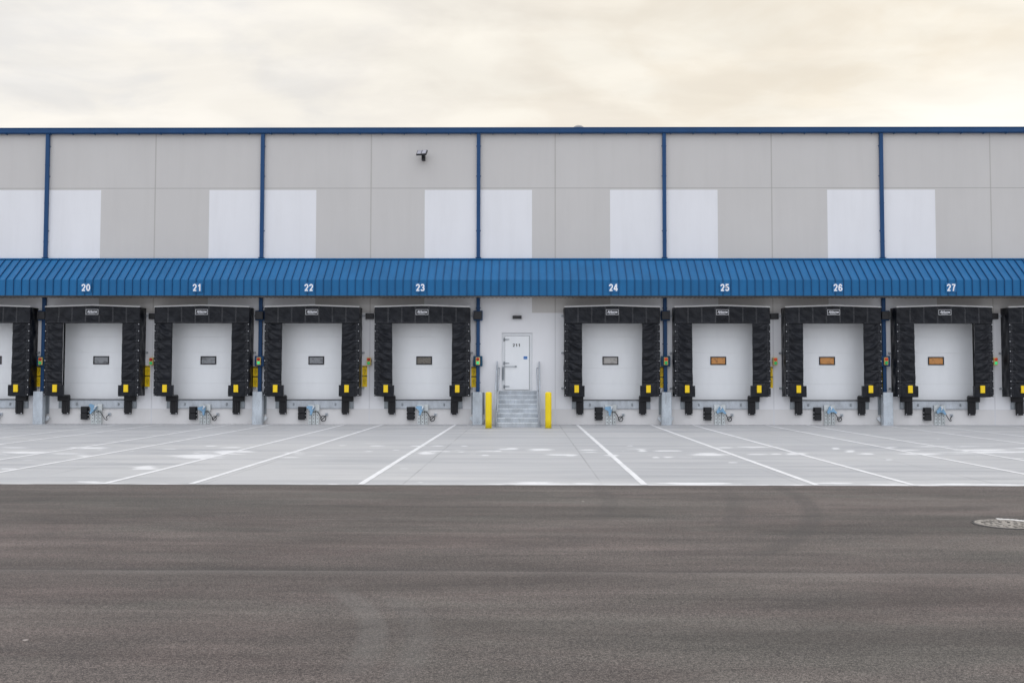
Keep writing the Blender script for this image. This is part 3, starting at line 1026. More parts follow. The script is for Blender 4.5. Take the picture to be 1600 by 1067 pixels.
def shelter(k):
    cx = BX[k]
    rn = random.Random(100 + k)
    t = thing('dock_shelter', (cx, 0, SB), lab_bay(k, 'black vinyl dock shelter cut off by the left edge of the photo', 'black vinyl dock shelter cut off by the right edge of the photo', 'black vinyl dock shelter directly below the number %d'), 'dock shelter', 'black shelters around the loading docks')
    O = (0, 0, SB)
    apex = HT + 0.055
    # side panels wrapping the frame
    for s in (-1, 1):
        b = MB(O)
        ph = [rn.uniform(0, 6.3) for _ in range(6)]

        def fn(u, v, s=s, ph=ph):
            y = -0.004 + (YF + 0.02 + 0.004) * u
            z = SB + (HT - 0.0 - SB) * v
            w = math.sin(math.pi * u)
            d = 0.016 * w * (math.sin(3.1 * z + 4 * u + ph[0]) + 0.7 * math.sin(6.5 * z - 7 * u + ph[1]) + 0.4 * math.sin(15 * z + 5 * u + ph[2]))
            return (s * (HW - 0.002 + d), y, z)
        b.grid(fn, 10, 60)
        b.box(*(sorted((s * (HW - 0.09), s * (HW - 0.03)))), YF + 0.05, -0.004, SB + 0.01, HT - 0.01)
        b.build('side_panel', M['vinyl'], t)
    # roof sheet and white flashing
    b = MB(O)
    b.quad((-HW, YF + 0.02, HT), (0, YF + 0.02, apex), (0, -0.004, apex), (-HW, -0.004, HT))
    b.quad((0, YF + 0.02, apex), (HW, YF + 0.02, HT), (HW, -0.004, HT), (0, -0.004, apex))
    b.build('top_cover', M['vinyl'], t)
    b = MB(O)
    for s in (-1, 1):
        x0, x1 = (-HW, 0) if s < 0 else (0, HW)
        za, zb = (HT, apex) if s < 0 else (apex, HT)
        a = [(x0, YF - 0.06, za - 0.004), (x1, YF - 0.06, zb - 0.004), (x1, YF - 0.015, zb + 0.040), (x0, YF - 0.015, za + 0.040)]
        vs_ = [b.v(q) for q in a]
        vb_ = [b.v((q[0], YF + 0.05, q[2])) for q in a]
        b.face(vs_)
        b.face(vb_[::-1])
        for i in range(4):
            b.face([vs_[(i + 1) % 4], vs_[i], vb_[i], vb_[(i + 1) % 4]])
    b.build('top_flashing', M['white_trim'], t)
    # head curtain
    ph = [rn.uniform(0, 6.3) for _ in range(12)]
    b = MB(O)

    def fh(u, v):
        x = -HW + 2 * HW * u
        zt = apex - (apex - HT) * abs(x) / HW
        z = HB + (zt - HB) * v
        cell = (u * 7.0) % 1.0
        puff = 0.012 * math.sin(math.pi * cell) ** 0.5
        wr = 0.0
        for q in range(5):
            wr += 0.0035 * math.sin((5 + 3.3 * q) * x + (2 + 2.2 * q) * z * (1 if q % 2 else -1) + ph[q])
        sag = 0.018 * (1 - v) ** 2 * math.sin(2.1 * x + ph[6])
        wr += 0.020 * mnoise.fractal(Vector((x * 3.4 + z * 1.5, z * 3.0, k * 5.0)), 0.7, 2.1, 5)
        corner = 0.02 * math.exp(-((abs(x) - 1.45) / 0.1) ** 2) * (1 - v)
        return (x, YF - 0.014 - puff - wr - sag - corner, z)
    g = b.grid(fh, 140, 24)
    # return edge at the foot of the curtain
    foot = [g[i][0] for i in range(141)]
    back = [b.bm.verts.new((q.co.x, YF + 0.12, q.co.z + 0.004)) for q in foot]
    for i in range(140):
        b.face([foot[i], back[i], back[i + 1], foot[i + 1]], True)
    for s in (0, 140):
        col = g[s]
        xx = -HW if s == 0 else HW
        bk = [b.bm.verts.new((xx, YF + 0.04, q.co.z)) for q in col]
        for j in range(24):
            b.face([col[j], col[j + 1], bk[j + 1], bk[j]])
    hc = b.build('head_curtain', M['vinyl'], t)
    b = MB(O)
    for q in range(1, 7):
        u = q / 7
        for dx in (-0.014, 0.014):
            pts = []
            for j in range(9):
                p = fh(u + dx / (2 * HW), 0.02 + 0.94 * j / 8)
                pts.append((p[0], p[1] - 0.0005, p[2]))
            b.tube(pts, 0.0042, 4)
    pts = [(fh(i / 60, 0.06)[0], fh(i / 60, 0.06)[1] - 0.0005, fh(i / 60, 0.06)[2]) for i in range(61)]
    b.tube(pts, 0.0028, 4)
    b.build('stitching', M['stitch'], hc)
    # maker's patch
    lz = at(659.5, 487.8, YF).z
    b = MB(O)
    yl = YF - 0.056
    for q in ((-.225, .225, .083, .098), (-.225, .225, -.098, -.083), (-.225, -.208, -.083, .083), (.208, .225, -.083, .083)):
        b.box(q[0], q[1], yl - 0.003, yl, lz + q[2], lz + q[3])
    b.mi = 1
    b.box(-.208, .208, yl + 0.001, yl + 0.03, lz - .083, lz + .083)
    b.mi = 0
    b.box(-.13, .10, yl - 0.002, yl, lz - .062, lz - .048)
    lp = b.build('logo_patch', [M['grey_letter'], M['black_letter']], hc)
    text('logo_lettering', 'Airborne', M['white_letter'], hc, (0.0, yl - 0.001, lz + 0.012 - SB), 0.36, 0.09, 0.035, 0.35)
    # side curtains
    for s in (-1, 1):
        b = MB(O)
        xo, xi = HW, 1.07
        amp = [rn.uniform(0.75, 1.3) for _ in hems]
        phs = [rn.uniform(0, 6.3) for _ in hems]
        frq = [rn.uniform(7.5, 11.5) for _ in hems]
        dro = [rn.uniform(0.7, 1.4) for _ in hems]
        inw = rn.uniform(-0.03, 0.012)

        def fs(u, v, s=s):
            z = HB + 0.03 + (SB - HB - 0.03) * v
            kk = 0
            while kk < len(hems) - 2 and z < hems[kk + 1]:
                kk += 1
            tt = min(max((hems[kk] - z) / (hems[kk] - hems[kk + 1]), 0), 1)
            body = min(max((u - 0.15) / 0.12, 0), 1)
            ang = math.atan2(tt * 0.36 + 0.03, max(u - 0.12, 0.01))
            rr = math.hypot(tt * 0.36, max(u - 0.12, 0.0) * 0.64)
            wr = amp[kk] * 0.026 * math.sin(frq[kk] * ang + phs[kk]) * math.sin(math.pi * min(tt * 1.05, 1)) ** 0.5 * min(rr / 0.22, 1.0)
            wr += amp[kk] * 0.012 * math.sin(frq[kk] * 2.1 * ang + 1.7 * phs[kk]) * math.sin(math.pi * min(tt * 1.05, 1))
            bul = 0.040 * math.sin(math.pi * tt ** 1.5) ** 0.8
            drp = 0.007 * dro[kk] * math.sin(2 * math.pi * (tt * 1.1 - 0.9 * u) + phs[kk])
            hem = 0.016 * math.exp(-((tt - 0.06) / 0.05) ** 2) - 0.012 * math.exp(-((tt - 0.16) / 0.05) ** 2)
            ruf = (1 - body) * 0.006 * (math.sin(55 * z + phs[0]) + math.sin(91 * z + 30 * u + phs[1]))
            rid = 0.008 * math.exp(-((u - 0.15) / 0.02) ** 2)
            crk = mnoise.fractal(Vector((u * 2.2 + 7 * k, (z - u * 0.25) * 5.5, s * 3.0)), 0.8, 2.0, 4)
            body *= 1 - 0.8 * min(max((u - 0.84) / 0.14, 0), 1)
            d = body * (wr + bul + drp + 0.016 * crk) + hem + ruf + rid
            inn = xi + inw * v + 0.003 * math.sin(9 * z + phs[2])
            x = xo + (inn - xo) * u
            return (s * x, YF - d, z)
        g = b.grid(fs, 26, 120)
        inner = g[26]
        bk = [b.bm.verts.new((q.co.x, YF + 0.03, q.co.z)) for q in inner]
        for j in range(120):
            b.face([inner[j], inner[j + 1], bk[j + 1], bk[j]], True)
        outer = g[0]
        bk = [b.bm.verts.new((q.co.x, YF + 0.03, q.co.z)) for q in outer]
        for j in range(120):
            b.face([outer[j], outer[j + 1], bk[j + 1], bk[j]], True)
        sc = b.build('side_curtain', M['vinyl'], t)
        b = MB(O)
        for u in (0.085, 0.155):
            b.tube([(fs(u, j / 90)[0], fs(u, j / 90)[1] - 0.0008, fs(u, j / 90)[2]) for j in range(91)], 0.0026, 4)
        for hz in hems[1:-1]:
            v = (hz - HB - 0.03) / (SB - HB - 0.03)
            b.tube([(fs(0.16 + 0.82 * j / 16, v)[0], fs(0.16 + 0.82 * j / 16, v)[1] - 0.001, fs(0.16 + 0.82 * j / 16, v)[2]) for j in range(17)], 0.0045, 4)
        b.build('stitching', M['stitch'], sc)
        b = MB(O)
        for zz in rivz:
            x = s * (HW - 0.028)
            b.tube([(x, YF - 0.012, zz), (x, YF - 0.03, zz)], 0.0135, 8)
        b.build('rivet', M['bolt'], sc)
        # stiff flap at the foot with its yellow guide pad
        b = MB(O)
        za = at(612, 601.9, YF).z
        xin = 0.985

        def ff(u, v, s=s, za=za, xin=xin, ph=phs):
            x = (HW - 0.10) + (xin - HW + 0.10) * u
            z = SB - 0.01 + (za - SB + 0.01) * v
            d = 0.060 + 0.008 * math.sin(11 * x + 6 * z + ph[3]) + 0.006 * math.sin(23 * x - 15 * z + ph[4]) + 0.012 * math.exp(-((u - 0.12) / 0.1) ** 2) * v
            edge = min(u / 0.06, 1.0)
            return (s * x, YF - d * edge, z + 0.006 * math.sin(7 * x + ph[5]))
        g = b.grid(ff, 14, 10)
        inner = g[14]
        bk = [b.bm.verts.new((q.co.x, YF + 0.05, q.co.z)) for q in inner]
        for j in range(10):
            b.face([inner[j], inner[j + 1], bk[j + 1], bk[j]])
        top = [g[i][10] for i in range(15)]
        bk = [b.bm.verts.new((q.co.x, YF - 0.01, q.co.z - 0.01)) for q in top]
        for j in range(14):
            b.face([top[j], top[j + 1], bk[j + 1], bk[j]])
        b.build('corner_flap', M['vinyl'], t)
        pz = at(603.5, 607.2, YF - 0.08).z
        b = MB(O)
        b.box(s * 1.268 - 0.078, s * 1.268 + 0.078, YF - 0.10, YF - 0.05, pz - 0.132, pz + 0.132, 0.008)
        b.build('guide_pad', M['yellow_pad'], t)
        # wedge pad under the flap running back to the wall
        b = MB(O)
        b.plate([(s * 1.00, SB - 0.02), (s * 1.42, SB - 0.02), (s * 1.42, SB + 0.03), (s * 1.03, SB + 0.03)], YF + 0.02, -0.006)
        b.build('foot_pad', M['rubber'], t)
        for zz in (at(565, 551.2).z, at(565, 606).z, at(565, 493.6).z):
            b = MB(O)
            x = s * (HW + 0.045)
            b.box(x - 0.05, x + 0.05, -0.05, -0.002, zz - 0.03, zz + 0.03, 0.005)
            b.mi = 1
            b.tube([(x + s * 0.015, -0.05, zz), (x + s * 0.015, -0.065, zz)], 0.014, 6)
            b.build('mounting_bracket', [M['galv'] if zz > 3.5 else M['galv_dark'], M['bolt']], t)
    return t


for k in ORD:
    shelter(k)

# ------------------------------------------------------------------ dock levelers, bumpers, restraints, pads
lt, lb_ = at(660, 625.3, -0.03).z, at(660, 638.3, -0.03).z
proto = thing('dock_leveler', (BX[20], 0, lb_), 'x', 'dock leveler', 'galvanised levelers below the dock doors')
O = (0, 0, lb_)
b = MB(O)
b.box(-1.41, 1.41, -0.03, -0.003, lb_, lt, 0.004)
fp = b.build('face_plate', M['galv'], proto)
for x in (-0.755, 0.755):
    b = MB(O)
    b.box(x - 0.03, x + 0.03, -0.055, -0.0305, lb_ + 0.10, lb_ + 0.20, 0.01)
    b.tube([(x, -0.055, lb_ + 0.15), (x, -0.07, lb_ + 0.15)], 0.02, 8)
    b.build('hold_lug', M['galv_dark'], fp)
b = MB(O)
b.box(-1.41, 1.41, -0.05, -0.0305, lb_, lb_ + 0.018)
b.build('lower_angle', M['galv_dark'], proto)
b = MB(O)
b.box(-1.34, 1.34, -0.06, 0.16, lt + 0.001, lt + 0.022)
b.build('lip', M['black_metal'], proto)


def each(proto, zb, lab):
    for k in ORD:
        if k == 20:
            proto['label'] = lab(k)
        else:
            copy_thing(proto, (BX[k], 0, zb), lab(k))


each(proto, lb_, lambda k: lab_bay(k, 'galvanised leveler plate at the dock cut by the left photo edge', 'galvanised leveler plate at the dock cut by the right photo edge', 'galvanised dock leveler plate below the door of dock %d'))

bz = at(612, 647.6, -0.16).z
for s, side in ((-1, 'left'), (1, 'right')):
    O = (s * 1.13, 0, bz)
    nm = thing('dock_bumper', (BX[20] + s * 1.13, 0, bz), 'x', 'dock bumper', 'black rubber bumpers at the dock corners')
    b = MB(O)
    zt = SB - 0.20
    b.box(s * 1.125 - 0.13, s * 1.125 + 0.13, -0.14, -0.052, bz, zt, 0.012)
    for q in range(1, 4):
        x = s * 1.125 - 0.13 + 0.065 * q
        b.box(x - 0.022, x + 0.022, -0.155, -0.1395, bz + 0.012, zt - 0.012, 0.006)
    rb = b.build('rubber_block', M['rubber'], nm)
    b = MB(O)
    for dx in (-0.105, 0.105):
        b.tube([(s * 1.125 + dx, -0.14, bz + 0.03), (s * 1.125 + dx, -0.162, bz + 0.03)], 0.016, 8)
    b.build('bolt', M['bolt'], nm)
    b = MB(O)
    b.box(*sorted((s * 1.0, s * 1.405)), -0.15, -0.006, zt + 0.0005, SB - 0.022, 0.008)
    b.build('upper_block', M['rubber'], nm)
    b = MB(O)
    b.box(*sorted((s * 1.0, s * 1.405)), -0.05, -0.0315, lb_ + 0.001, zt - 0.001)
    b.build('backing_plate', M['galv_dark'], nm)
    for k in ORD:
        l = lab_bay(k, 'black dock bumper on the %s of the dock cut by the photo\'s left edge' % side, 'black dock bumper on the %s of the dock cut by the photo\'s right edge' % side, 'black rubber bumper on the ' + side + ' corner of dock %d')
        if k == 20:
            nm['label'] = l
        else:
            copy_thing(nm, (BX[k] + s * 1.13, 0, bz), l)

# low black rubber pad left of each restraint
z0, z1 = at(643, 655.9, -0.1).z, at(643, 635.7, -0.1).z
PX = -0.445
O = (PX, 0, z0)
pr = thing('rubber_pad', (BX[20] + PX, 0, z0), 'x', 'rubber pad', 'black ribbed pads low on the plinth')
b = MB(O)
zm = (z0 + z1) / 2
for za, zb in ((z0, zm - 0.006), (zm + 0.006, z1)):
    b.box(PX - 0.115, PX + 0.115, -0.15, -0.03, za, zb, 0.012)
b.box(PX - 0.148, PX + 0.148, -0.055, -0.003, z0, z1, 0.006)
b.build('pad', M['rubber'], pr)
b = MB(O)
for dz in (0.03, 0.155, 0.28):
    for dx in (-0.13, 0.13):
        b.box(PX + dx - 0.016, PX + dx + 0.016, -0.066, -0.0555, z0 + dz - 0.013, z0 + dz + 0.013)
b.build('bolt', M['bolt'], pr)
for k in ORD:
    l = lab_bay(k, 'black ribbed rubber pad at the dock cut by the left photo edge', 'black ribbed rubber pad at the dock cut by the right photo edge', 'black ribbed rubber pad beside the vehicle restraint of dock %d')
    if k == 20:
        pr['label'] = l
    else:
        copy_thing(pr, (BX[k] + PX, 0, z0), l)

# vehicle restraints
rnr = random.Random(8)


def restraint(k):
    cx = BX[k]
    t = thing('vehicle_restraint', (cx, 0, 0), lab_bay(k, 'blue hooked vehicle restraint at the dock cut by the left photo edge', 'blue hooked vehicle restraint at the dock cut by the right photo edge', 'blue hooked vehicle restraint with black cable under dock %d'), 'vehicle restraint', 'vehicle restraints on the dock plinth')
    b = MB()
    zt, zb = 0.715, 0.49
    b.box(-0.215, -0.02, -0.10, -0.052, zb, zt, 0.005)
    b.box(0.045, 0.19, -0.10, -0.052, zb, zt, 0.005)
    b.box(-0.0195, 0.0445, -0.085, -0.052, zb, zt - 0.02)
    b.build('mounting_plate', M['zinc_green'], t)
    for x in (-0.145, -0.015, 0.115):
        b = MB()
        b.box(x - 0.055, x + 0.052, -0.075, -0.004, 0.002, 0.489, 0.004)
        b.box(x - 0.055, x - 0.043, -0.10, -0.0755, 0.002, 0.489)
        b.box(x + 0.040, x + 0.052, -0.10, -0.0755, 0.002, 0.489)
        b.mi = 1
        for zz in (0.07, 0.19, 0.31, 0.42):
            b.box(x - 0.012, x + 0.012, -0.079, -0.0752, zz, zz + 0.035)
        b.build('track', [M['zinc_green'], M['black_metal']], t)
    b = MB()
    a = rnr.uniform(-0.35, 0.25) if k not in (27, 26, 25) else 0.75 + rnr.uniform(-.1, .25)
    if k == 20:
        a = -0.55
    pv = Vector((-0.02, 0, 0.62))
    Mr = Matrix.Translation(pv) @ Matrix.Rotation(-a, 4, 'Y') @ Matrix.Translation(-pv)
    prof = [(0.0, 0.66), (-0.22, 0.62), (-0.245, 0.55), (-0.13, 0.50), (-0.085, 0.45), (-0.07, 0.33), (-0.02, 0.32), (0.0, 0.44), (0.035, 0.56), (0.03, 0.65)]
    q = [Mr @ Vector((x, 0, z)) for x, z in prof]
    b.plate([(p.x, p.z) for p in q], -0.20, -0.135)
    hk = b.build('hook', M['hook_blue'], t)
    b = MB()
    b.tube([(0.0, -0.10, 0.64), (0.0, -0.225, 0.64)], 0.028, 10)
    b.build('pivot_pin', M['bolt'], hk)
    b = MB()
    b.tube([(0.03, -0.13, 0.655), (0.02, -0.24, 0.62), (-0.03, -0.26, 0.54)], 0.02, 8)
    b.build('lever', M['galv_bright'], t)
    b = MB()
    pts = [(0.03, -0.12, 0.44), (0.08, -0.14, 0.46), (0.14, -0.14, 0.445), (0.20, -0.13, 0.36), (0.25, -0.12, 0.27)]
    if k in (20, 27):
        pts += [(0.32, -0.12, 0.17), (0.37, -0.11, 0.14), (0.39, -0.1, 0.17), (0.35, -0.1, 0.24), (0.40, -0.09, 0.30), (0.43, -0.06, 0.33)]
    else:
        r = 0.078 + rnr.uniform(-.008, .012)
        c0 = Vector((0.335, -0.11, 0.205))
        for i in range(15):
            g = math.pi * 0.85 - 2 * math.pi * i / 12 * -1
            pts.append((c0.x + r * math.cos(g), c0.y + 0.003 * i, c0.z + r * 1.1 * math.sin(g)))
        pts += [(0.40, -0.06, 0.29), (0.43, -0.05, 0.33)]
    b.tube(pts, 0.014, 6)
    b.build('cable', M['cable'], t)
    b = MB()
    b.box(0.39, 0.485, -0.055, -0.003, 0.30, 0.40, 0.006)
    b.mi = 1
    b.tube([(0.4375, -0.055, 0.35), (0.4375, -0.062, 0.35)], 0.03, 10)
    b.build('junction_box', [M['galv'], M['galv_dark']], t)


for k in ORD:
    restraint(k)

# ------------------------------------------------------------------ downpipes and guards
LABP = {'20': 'just left of dock 20', '22': 'between docks 21 and 22', '23': 'between dock 23 and the stair', '25': 'between docks 24 and 25', '27': 'between docks 26 and 27'}
for key, x in PIPE.items():
    t = thing('downpipe', (x, 0, 1.0), 'dark blue square downpipe ' + LABP[key], 'downpipe', 'blue downpipes on the warehouse wall')
    O = (x, 0, 1.0)
    b = MB(O)
    b.box(x - 0.065, x + 0.065, -0.115, -0.012, c_top + 0.08, gz0 - 0.002, 0.012)
    for zz in (6.6, 8.0, 9.4):
        b.box(x - 0.068, x + 0.068, -0.118, -0.010, zz - 0.012, zz + 0.012)
    b.box(x - 0.10, x + 0.10, -0.15, -0.010, c_top + 0.0765, c_top + 0.10, 0.004)
    b.build('upper_pipe', M['trim_blue'], t)
    b = MB(O)
    b.box(x - 0.065, x + 0.065, -0.115, -0.012, 0.06, c_bot - 0.002, 0.012)
    b.build('lower_pipe', M['trim_blue'], t)
    b = MB(O)
    for zz in (1.5, 2.9, 4.2, 7.0, 9.0, 10.1):
        b.box(x - 0.09, x + 0.09, -0.02, -0.003, zz - 0.015, zz + 0.015)
    b.build('strap', M['trim_blue'], t)
    # galvanised guard
    t = thing('pipe_guard', (x, 0, 0), 'galvanised guard at the foot of the downpipe ' + LABP[key], 'pipe guard', 'galvanised guards at the downpipes')
    O = (x, 0, 0)
    gz = at(745, 612.2, -0.36).z
    b = MB(O)
    y0 = -0.37
    pr = [(x - 0.175, -0.006), (x - 0.235, -0.006)]
    b.box(x - 0.165, x + 0.165, y0, y0 + 0.012, 0.003, gz, 0.003)
    for s in (-1, 1):
        b.box(*sorted((x + s * 0.166, x + s * 0.176)), y0 + 0.008, y0 + 0.20, 0.003, gz, 0.002)
    b.build('face_plate', M['galv_guard'], t)
    for s in (-1, 1):
        b = MB(O)
        b.box(*sorted((x + s * 0.150, x + s * 0.160)), y0 + 0.19, -0.004, 0.36, gz - 0.02)
        b.box(*sorted((x + s * 0.161, x + s * 0.235)), -0.016, -0.004, 0.36, gz - 0.02)
        b.build('wall_bracket', M['galv_dark'], t)
    for s in (-1, 1):
        b = MB(O)
        Mx = Matrix.Translation((x + s * 0.20, -0.07, 0.20)) @ Matrix.Rotation(s * R(38), 4, 'Y')
        b.box(-0.055, 0.055, -0.04, 0.04, -0.09, 0.09, 0.004, M=Mx)
        b.build('pipe_outlet', M['galv_bright'], t)
    b = MB(O)
    for dx in (-0.09, 0.0, 0.07):
        b.tube([(x + dx, y0 - 0.001, 0.09), (x + dx, y0 - 0.012, 0.09)], 0.012, 8)
    b.build('bolt', M['galv_dark'], t)

# ------------------------------------------------------------------ signals, speaker-like lamps, signs in the gaps
GAP = [(20, '20', 64), (21, None, 237), (22, '22', 404), (23, None, 576.5), ('s', '23', 748), (25, '25', 1040.5), (26, None, 1211), (27, '27', 1385), (28, None, 1554.6)]
GLAB = {20: 'left of dock 20', 21: 'between docks 20 and 21', 22: 'between docks 21 and 22', 23: 'between docks 22 and 23', 's': 'between dock 23 and the stair',
        25: 'between docks 24 and 25', 26: 'between docks 25 and 26', 27: 'between docks 26 and 27', 28: 'right of dock 27'}


def signal(x, y, zc, lab, plate, lit_r, lit_g):
    t = thing('traffic_signal', (x, y, zc - 0.14), lab, 'traffic signal', 'red and green dock signals')
    O = (x, y, zc - 0.14)
    if plate:
        b = MB(O)
        b.box(x - 0.165, x + 0.165, y + 0.005, y + 0.08, zc - 0.185, zc + 0.185, 0.012)
        b.build('enclosure', M['teal_blue'] if plate == 1 else M['trim_blue'], t)
    b = MB(O)
    b.box(x - 0.078, x + 0.078, y - 0.07, y + (0.0045 if plate else 0.11), zc - 0.138, zc + 0.138, 0.025, 2)
    b.build('housing', M['housing'], t)
    for nm, dz, mm in (('red_lens', 0.065, lit_r), ('green_lens', -0.062, lit_g)):
        b = MB(O)
        b.tube([(x, y - 0.0705, zc + dz), (x, y - 0.085, zc + dz), (x, y - 0.094, zc + dz)], [0.056, 0.054, 0.03], 14)
        b.build(nm, M[mm], t)
        b = MB(O)     # half hood over the lens
        pts0 = []
        for i in range(9):
            g = math.pi * i / 8
            pts0.append((x + 0.06 * math.cos(g), zc + dz + 0.06 * math.sin(g)))
        for (xa, za), (xc, zc2) in zip(pts0, pts0[1:]):
            b.quad((xa, y - 0.0702, za), (xc, y - 0.0702, zc2), (xc, y - 0.092, zc2), (xa, y - 0.092, za))
        b.build('visor', M['black_metal'] if False else M['housing'], t)


for key, pk, px in GAP:
    if pk:
        x, y = PIPE[pk], -0.20
    else:
        x, y = at(px, 564, -0.12).x, -0.12
    zc = at(px, 564.2 if pk else 564.6, y).z
    lit = key in (20, 22, 28)
    signal(x, y, zc, 'red and green signal light ' + GLAB[key], (1 if key in (20, 's', 25) else 2) if pk else 0, 'red_lit' if isinstance(key, int) and key >= 25 else 'red_lens', 'green_lit' if key in (22, 's', 28) else 'green_lens')
    # louvred black box above
    if pk:
        zc = at(px, 493, -0.2).z
        xx = x
    else:
        zc = at(px, 494, -0.1).z
        xx = {21: at(238.2, 494, -.1).x, 23: at(577.3, 494, -.1).x, 26: at(1210.4, 494, -.1).x, 28: at(1554, 494, -.1).x}[key]
    t = thing('dock_light', (xx, 0, zc - 0.11), 'black louvred light box above the signal ' + GLAB[key], 'wall light', 'black louvred boxes above the signals')
    O = (xx, 0, zc - 0.11)
    yb = -0.118 if pk else -0.003
    if pk:
        b = MB(O)
        b.box(xx - 0.165, xx + 0.165, -0.195, -0.117, zc - 0.18, zc + 0.18, 0.012)
        b.build('backing_plate', M['trim_blue'], t)
        yb = -0.196
    hw, hh = (0.145, 0.145) if pk else (0.145, 0.105)
    b = MB(O)
    b.box(xx - hw, xx + hw, yb - 0.10, yb, zc - hh, zc + hh, 0.012)
    for i in range(5):
        zz = zc - hh + 0.035 + i * (2 * hh - 0.07) / 4
        b.box(xx - hw + 0.02, xx + hw - 0.02, yb - 0.108, yb - 0.1005, zz - 0.008, zz + 0.008)
    b.build('lamp_housing', M['black_metal'], t)

SIGN = [(20, 59.8, 659, (587, 730)), (21, 230.4, 0, (583, 730)), (22, 399, 0, (590, 733)), (23, 569.7, 0, (583, 730)), ('s', 740.3, 0, (590, 733)), (25, 1033.2, 0, (590, 738)), (26, 1203.8, 0, (590, 738)), (27, 1374.9, 0, (590, 738))]
for key, px, _, (ya, yb) in SIGN:
    za, zb = at(px, 440 + yb / 4.446, -0.01).z, at(px, 440 + ya / 4.446, -0.01).z
    x = at(px, 590, -0.01).x
    hw = 0.089
    t = thing('warning_sign', (x, 0, za), 'narrow yellow warning sign with black writing ' + GLAB[key], 'sign', 'yellow signs beside the docks')
    O = (x, 0, za)
    b = MB(O)
    b.box(x - hw, x + hw, -0.008, -0.002, za, zb)
    b.build('sign_panel', M['yellow_sign'], t)
    hh = (zb - za)
    b = MB(O)
    b.box(x - hw + 0.003, x + hw - 0.003, -0.0105, -0.0085, zb - 0.055, zb - 0.012)
    b.box(x - hw + 0.003, x + hw - 0.003, -0.0105, -0.0085, za + hh * 0.475, za + hh * 0.475 + 0.05)
    b.build('header_band', M['black_letter'], t)
    lines = 'ENTER\nOR LEAVE\nON GREEN\nLIGHT\nONLY'
    text('sign_lettering', 'CAUTION', M['yellow_sign'], t, (0, -0.0105, hh - 0.0335), 0.13, 0.024, 0.01)
    text('sign_lettering', 'CAUTION', M['yellow_sign'], t, (0, -0.0105, hh * 0.475 + 0.025), 0.13, 0.026, 0.01, mirror=True)
    text('sign_lettering', lines, M['black_letter'], t, (0, -0.0085, hh * 0.74), 0.112, 0.20, 0.0)
    text('sign_lettering', lines, M['black_letter'], t, (0, -0.0085, hh * 0.255), 0.112, 0.20, 0.0, mirror=True)

# numbers on the canopy
NUM = {20: 134, 21: 307.8, 22: 482.4, 23: 656.6, 24: 958.4, 25: 1132.6, 26: 1309.4, 27: 1486.4}
for k, px in NUM.items():
    p = at(px, 449.4, CYF - 0.05)
    t = thing('number_sign', (p.x, CYF - 0.036, p.z - 0.16), 'blue plate with the white number %d on the canopy' % k, 'number sign', 'dock numbers on the blue canopy')
    b = MB((p.x, CYF - 0.036, p.z - 0.16))
    b.box(p.x - 0.178, p.x + 0.178, CYF - 0.046, CYF - 0.034, p.z - 0.155, p.z + 0.165, 0.003)
    b.build('plate', M['plate_blue'], t)
    digits('numeral', str(k), M['white_letter'], t, (0, -0.0115, 0.162), 0.312, 0.252, 0.31)

# ------------------------------------------------------------------ stair
SX = at(810, 600, -1).x
sxc = -0.305
t = thing('metal_stair', (sxc, 0, 0), 'galvanised metal stair with handrails leading up to door 211', 'stair')
O = (sxc, 0, 0)
RISE, GO, NS = 1.219 / 8, 0.29, 8
hwid = 0.70
for i in range(NS - 1):
    ztr = RISE * (7 - i)
    y1 = -GO * i
    y0 = y1 - GO
    b = MB(O)
    b.box(sxc - hwid, sxc + hwid, y0 - 0.012, y1 - 0.0045, ztr - 0.02, ztr, 0.002)
    tr_ = b.build('tread', M['galv'], t)
    b = MB(O)
    b.box(sxc - hwid + 0.002, sxc + hwid - 0.002, y0 - 0.02, y0 + 0.03, ztr - 0.03, ztr + 0.004, 0.006)
    b.build('nosing', M['galv_bright'], tr_)
for i in range(NS):
    zt = RISE * (8 - i) - 0.022 if i else 1.219 - 0.005
    y = -GO * i - 0.004
    b = MB(O)
    b.box(sxc - hwid, sxc + hwid, y - 0.0085, y - 0.0005, RISE * (7 - i) + 0.003, zt)
    if i < NS:
        b.build('riser', M['galv'], t)
b = MB(O)
b.box(sxc - 0.74, sxc + 0.74, -0.03, 0.055, 1.196, 1.219)
b.build('top_plate', M['galv_bright'], t)
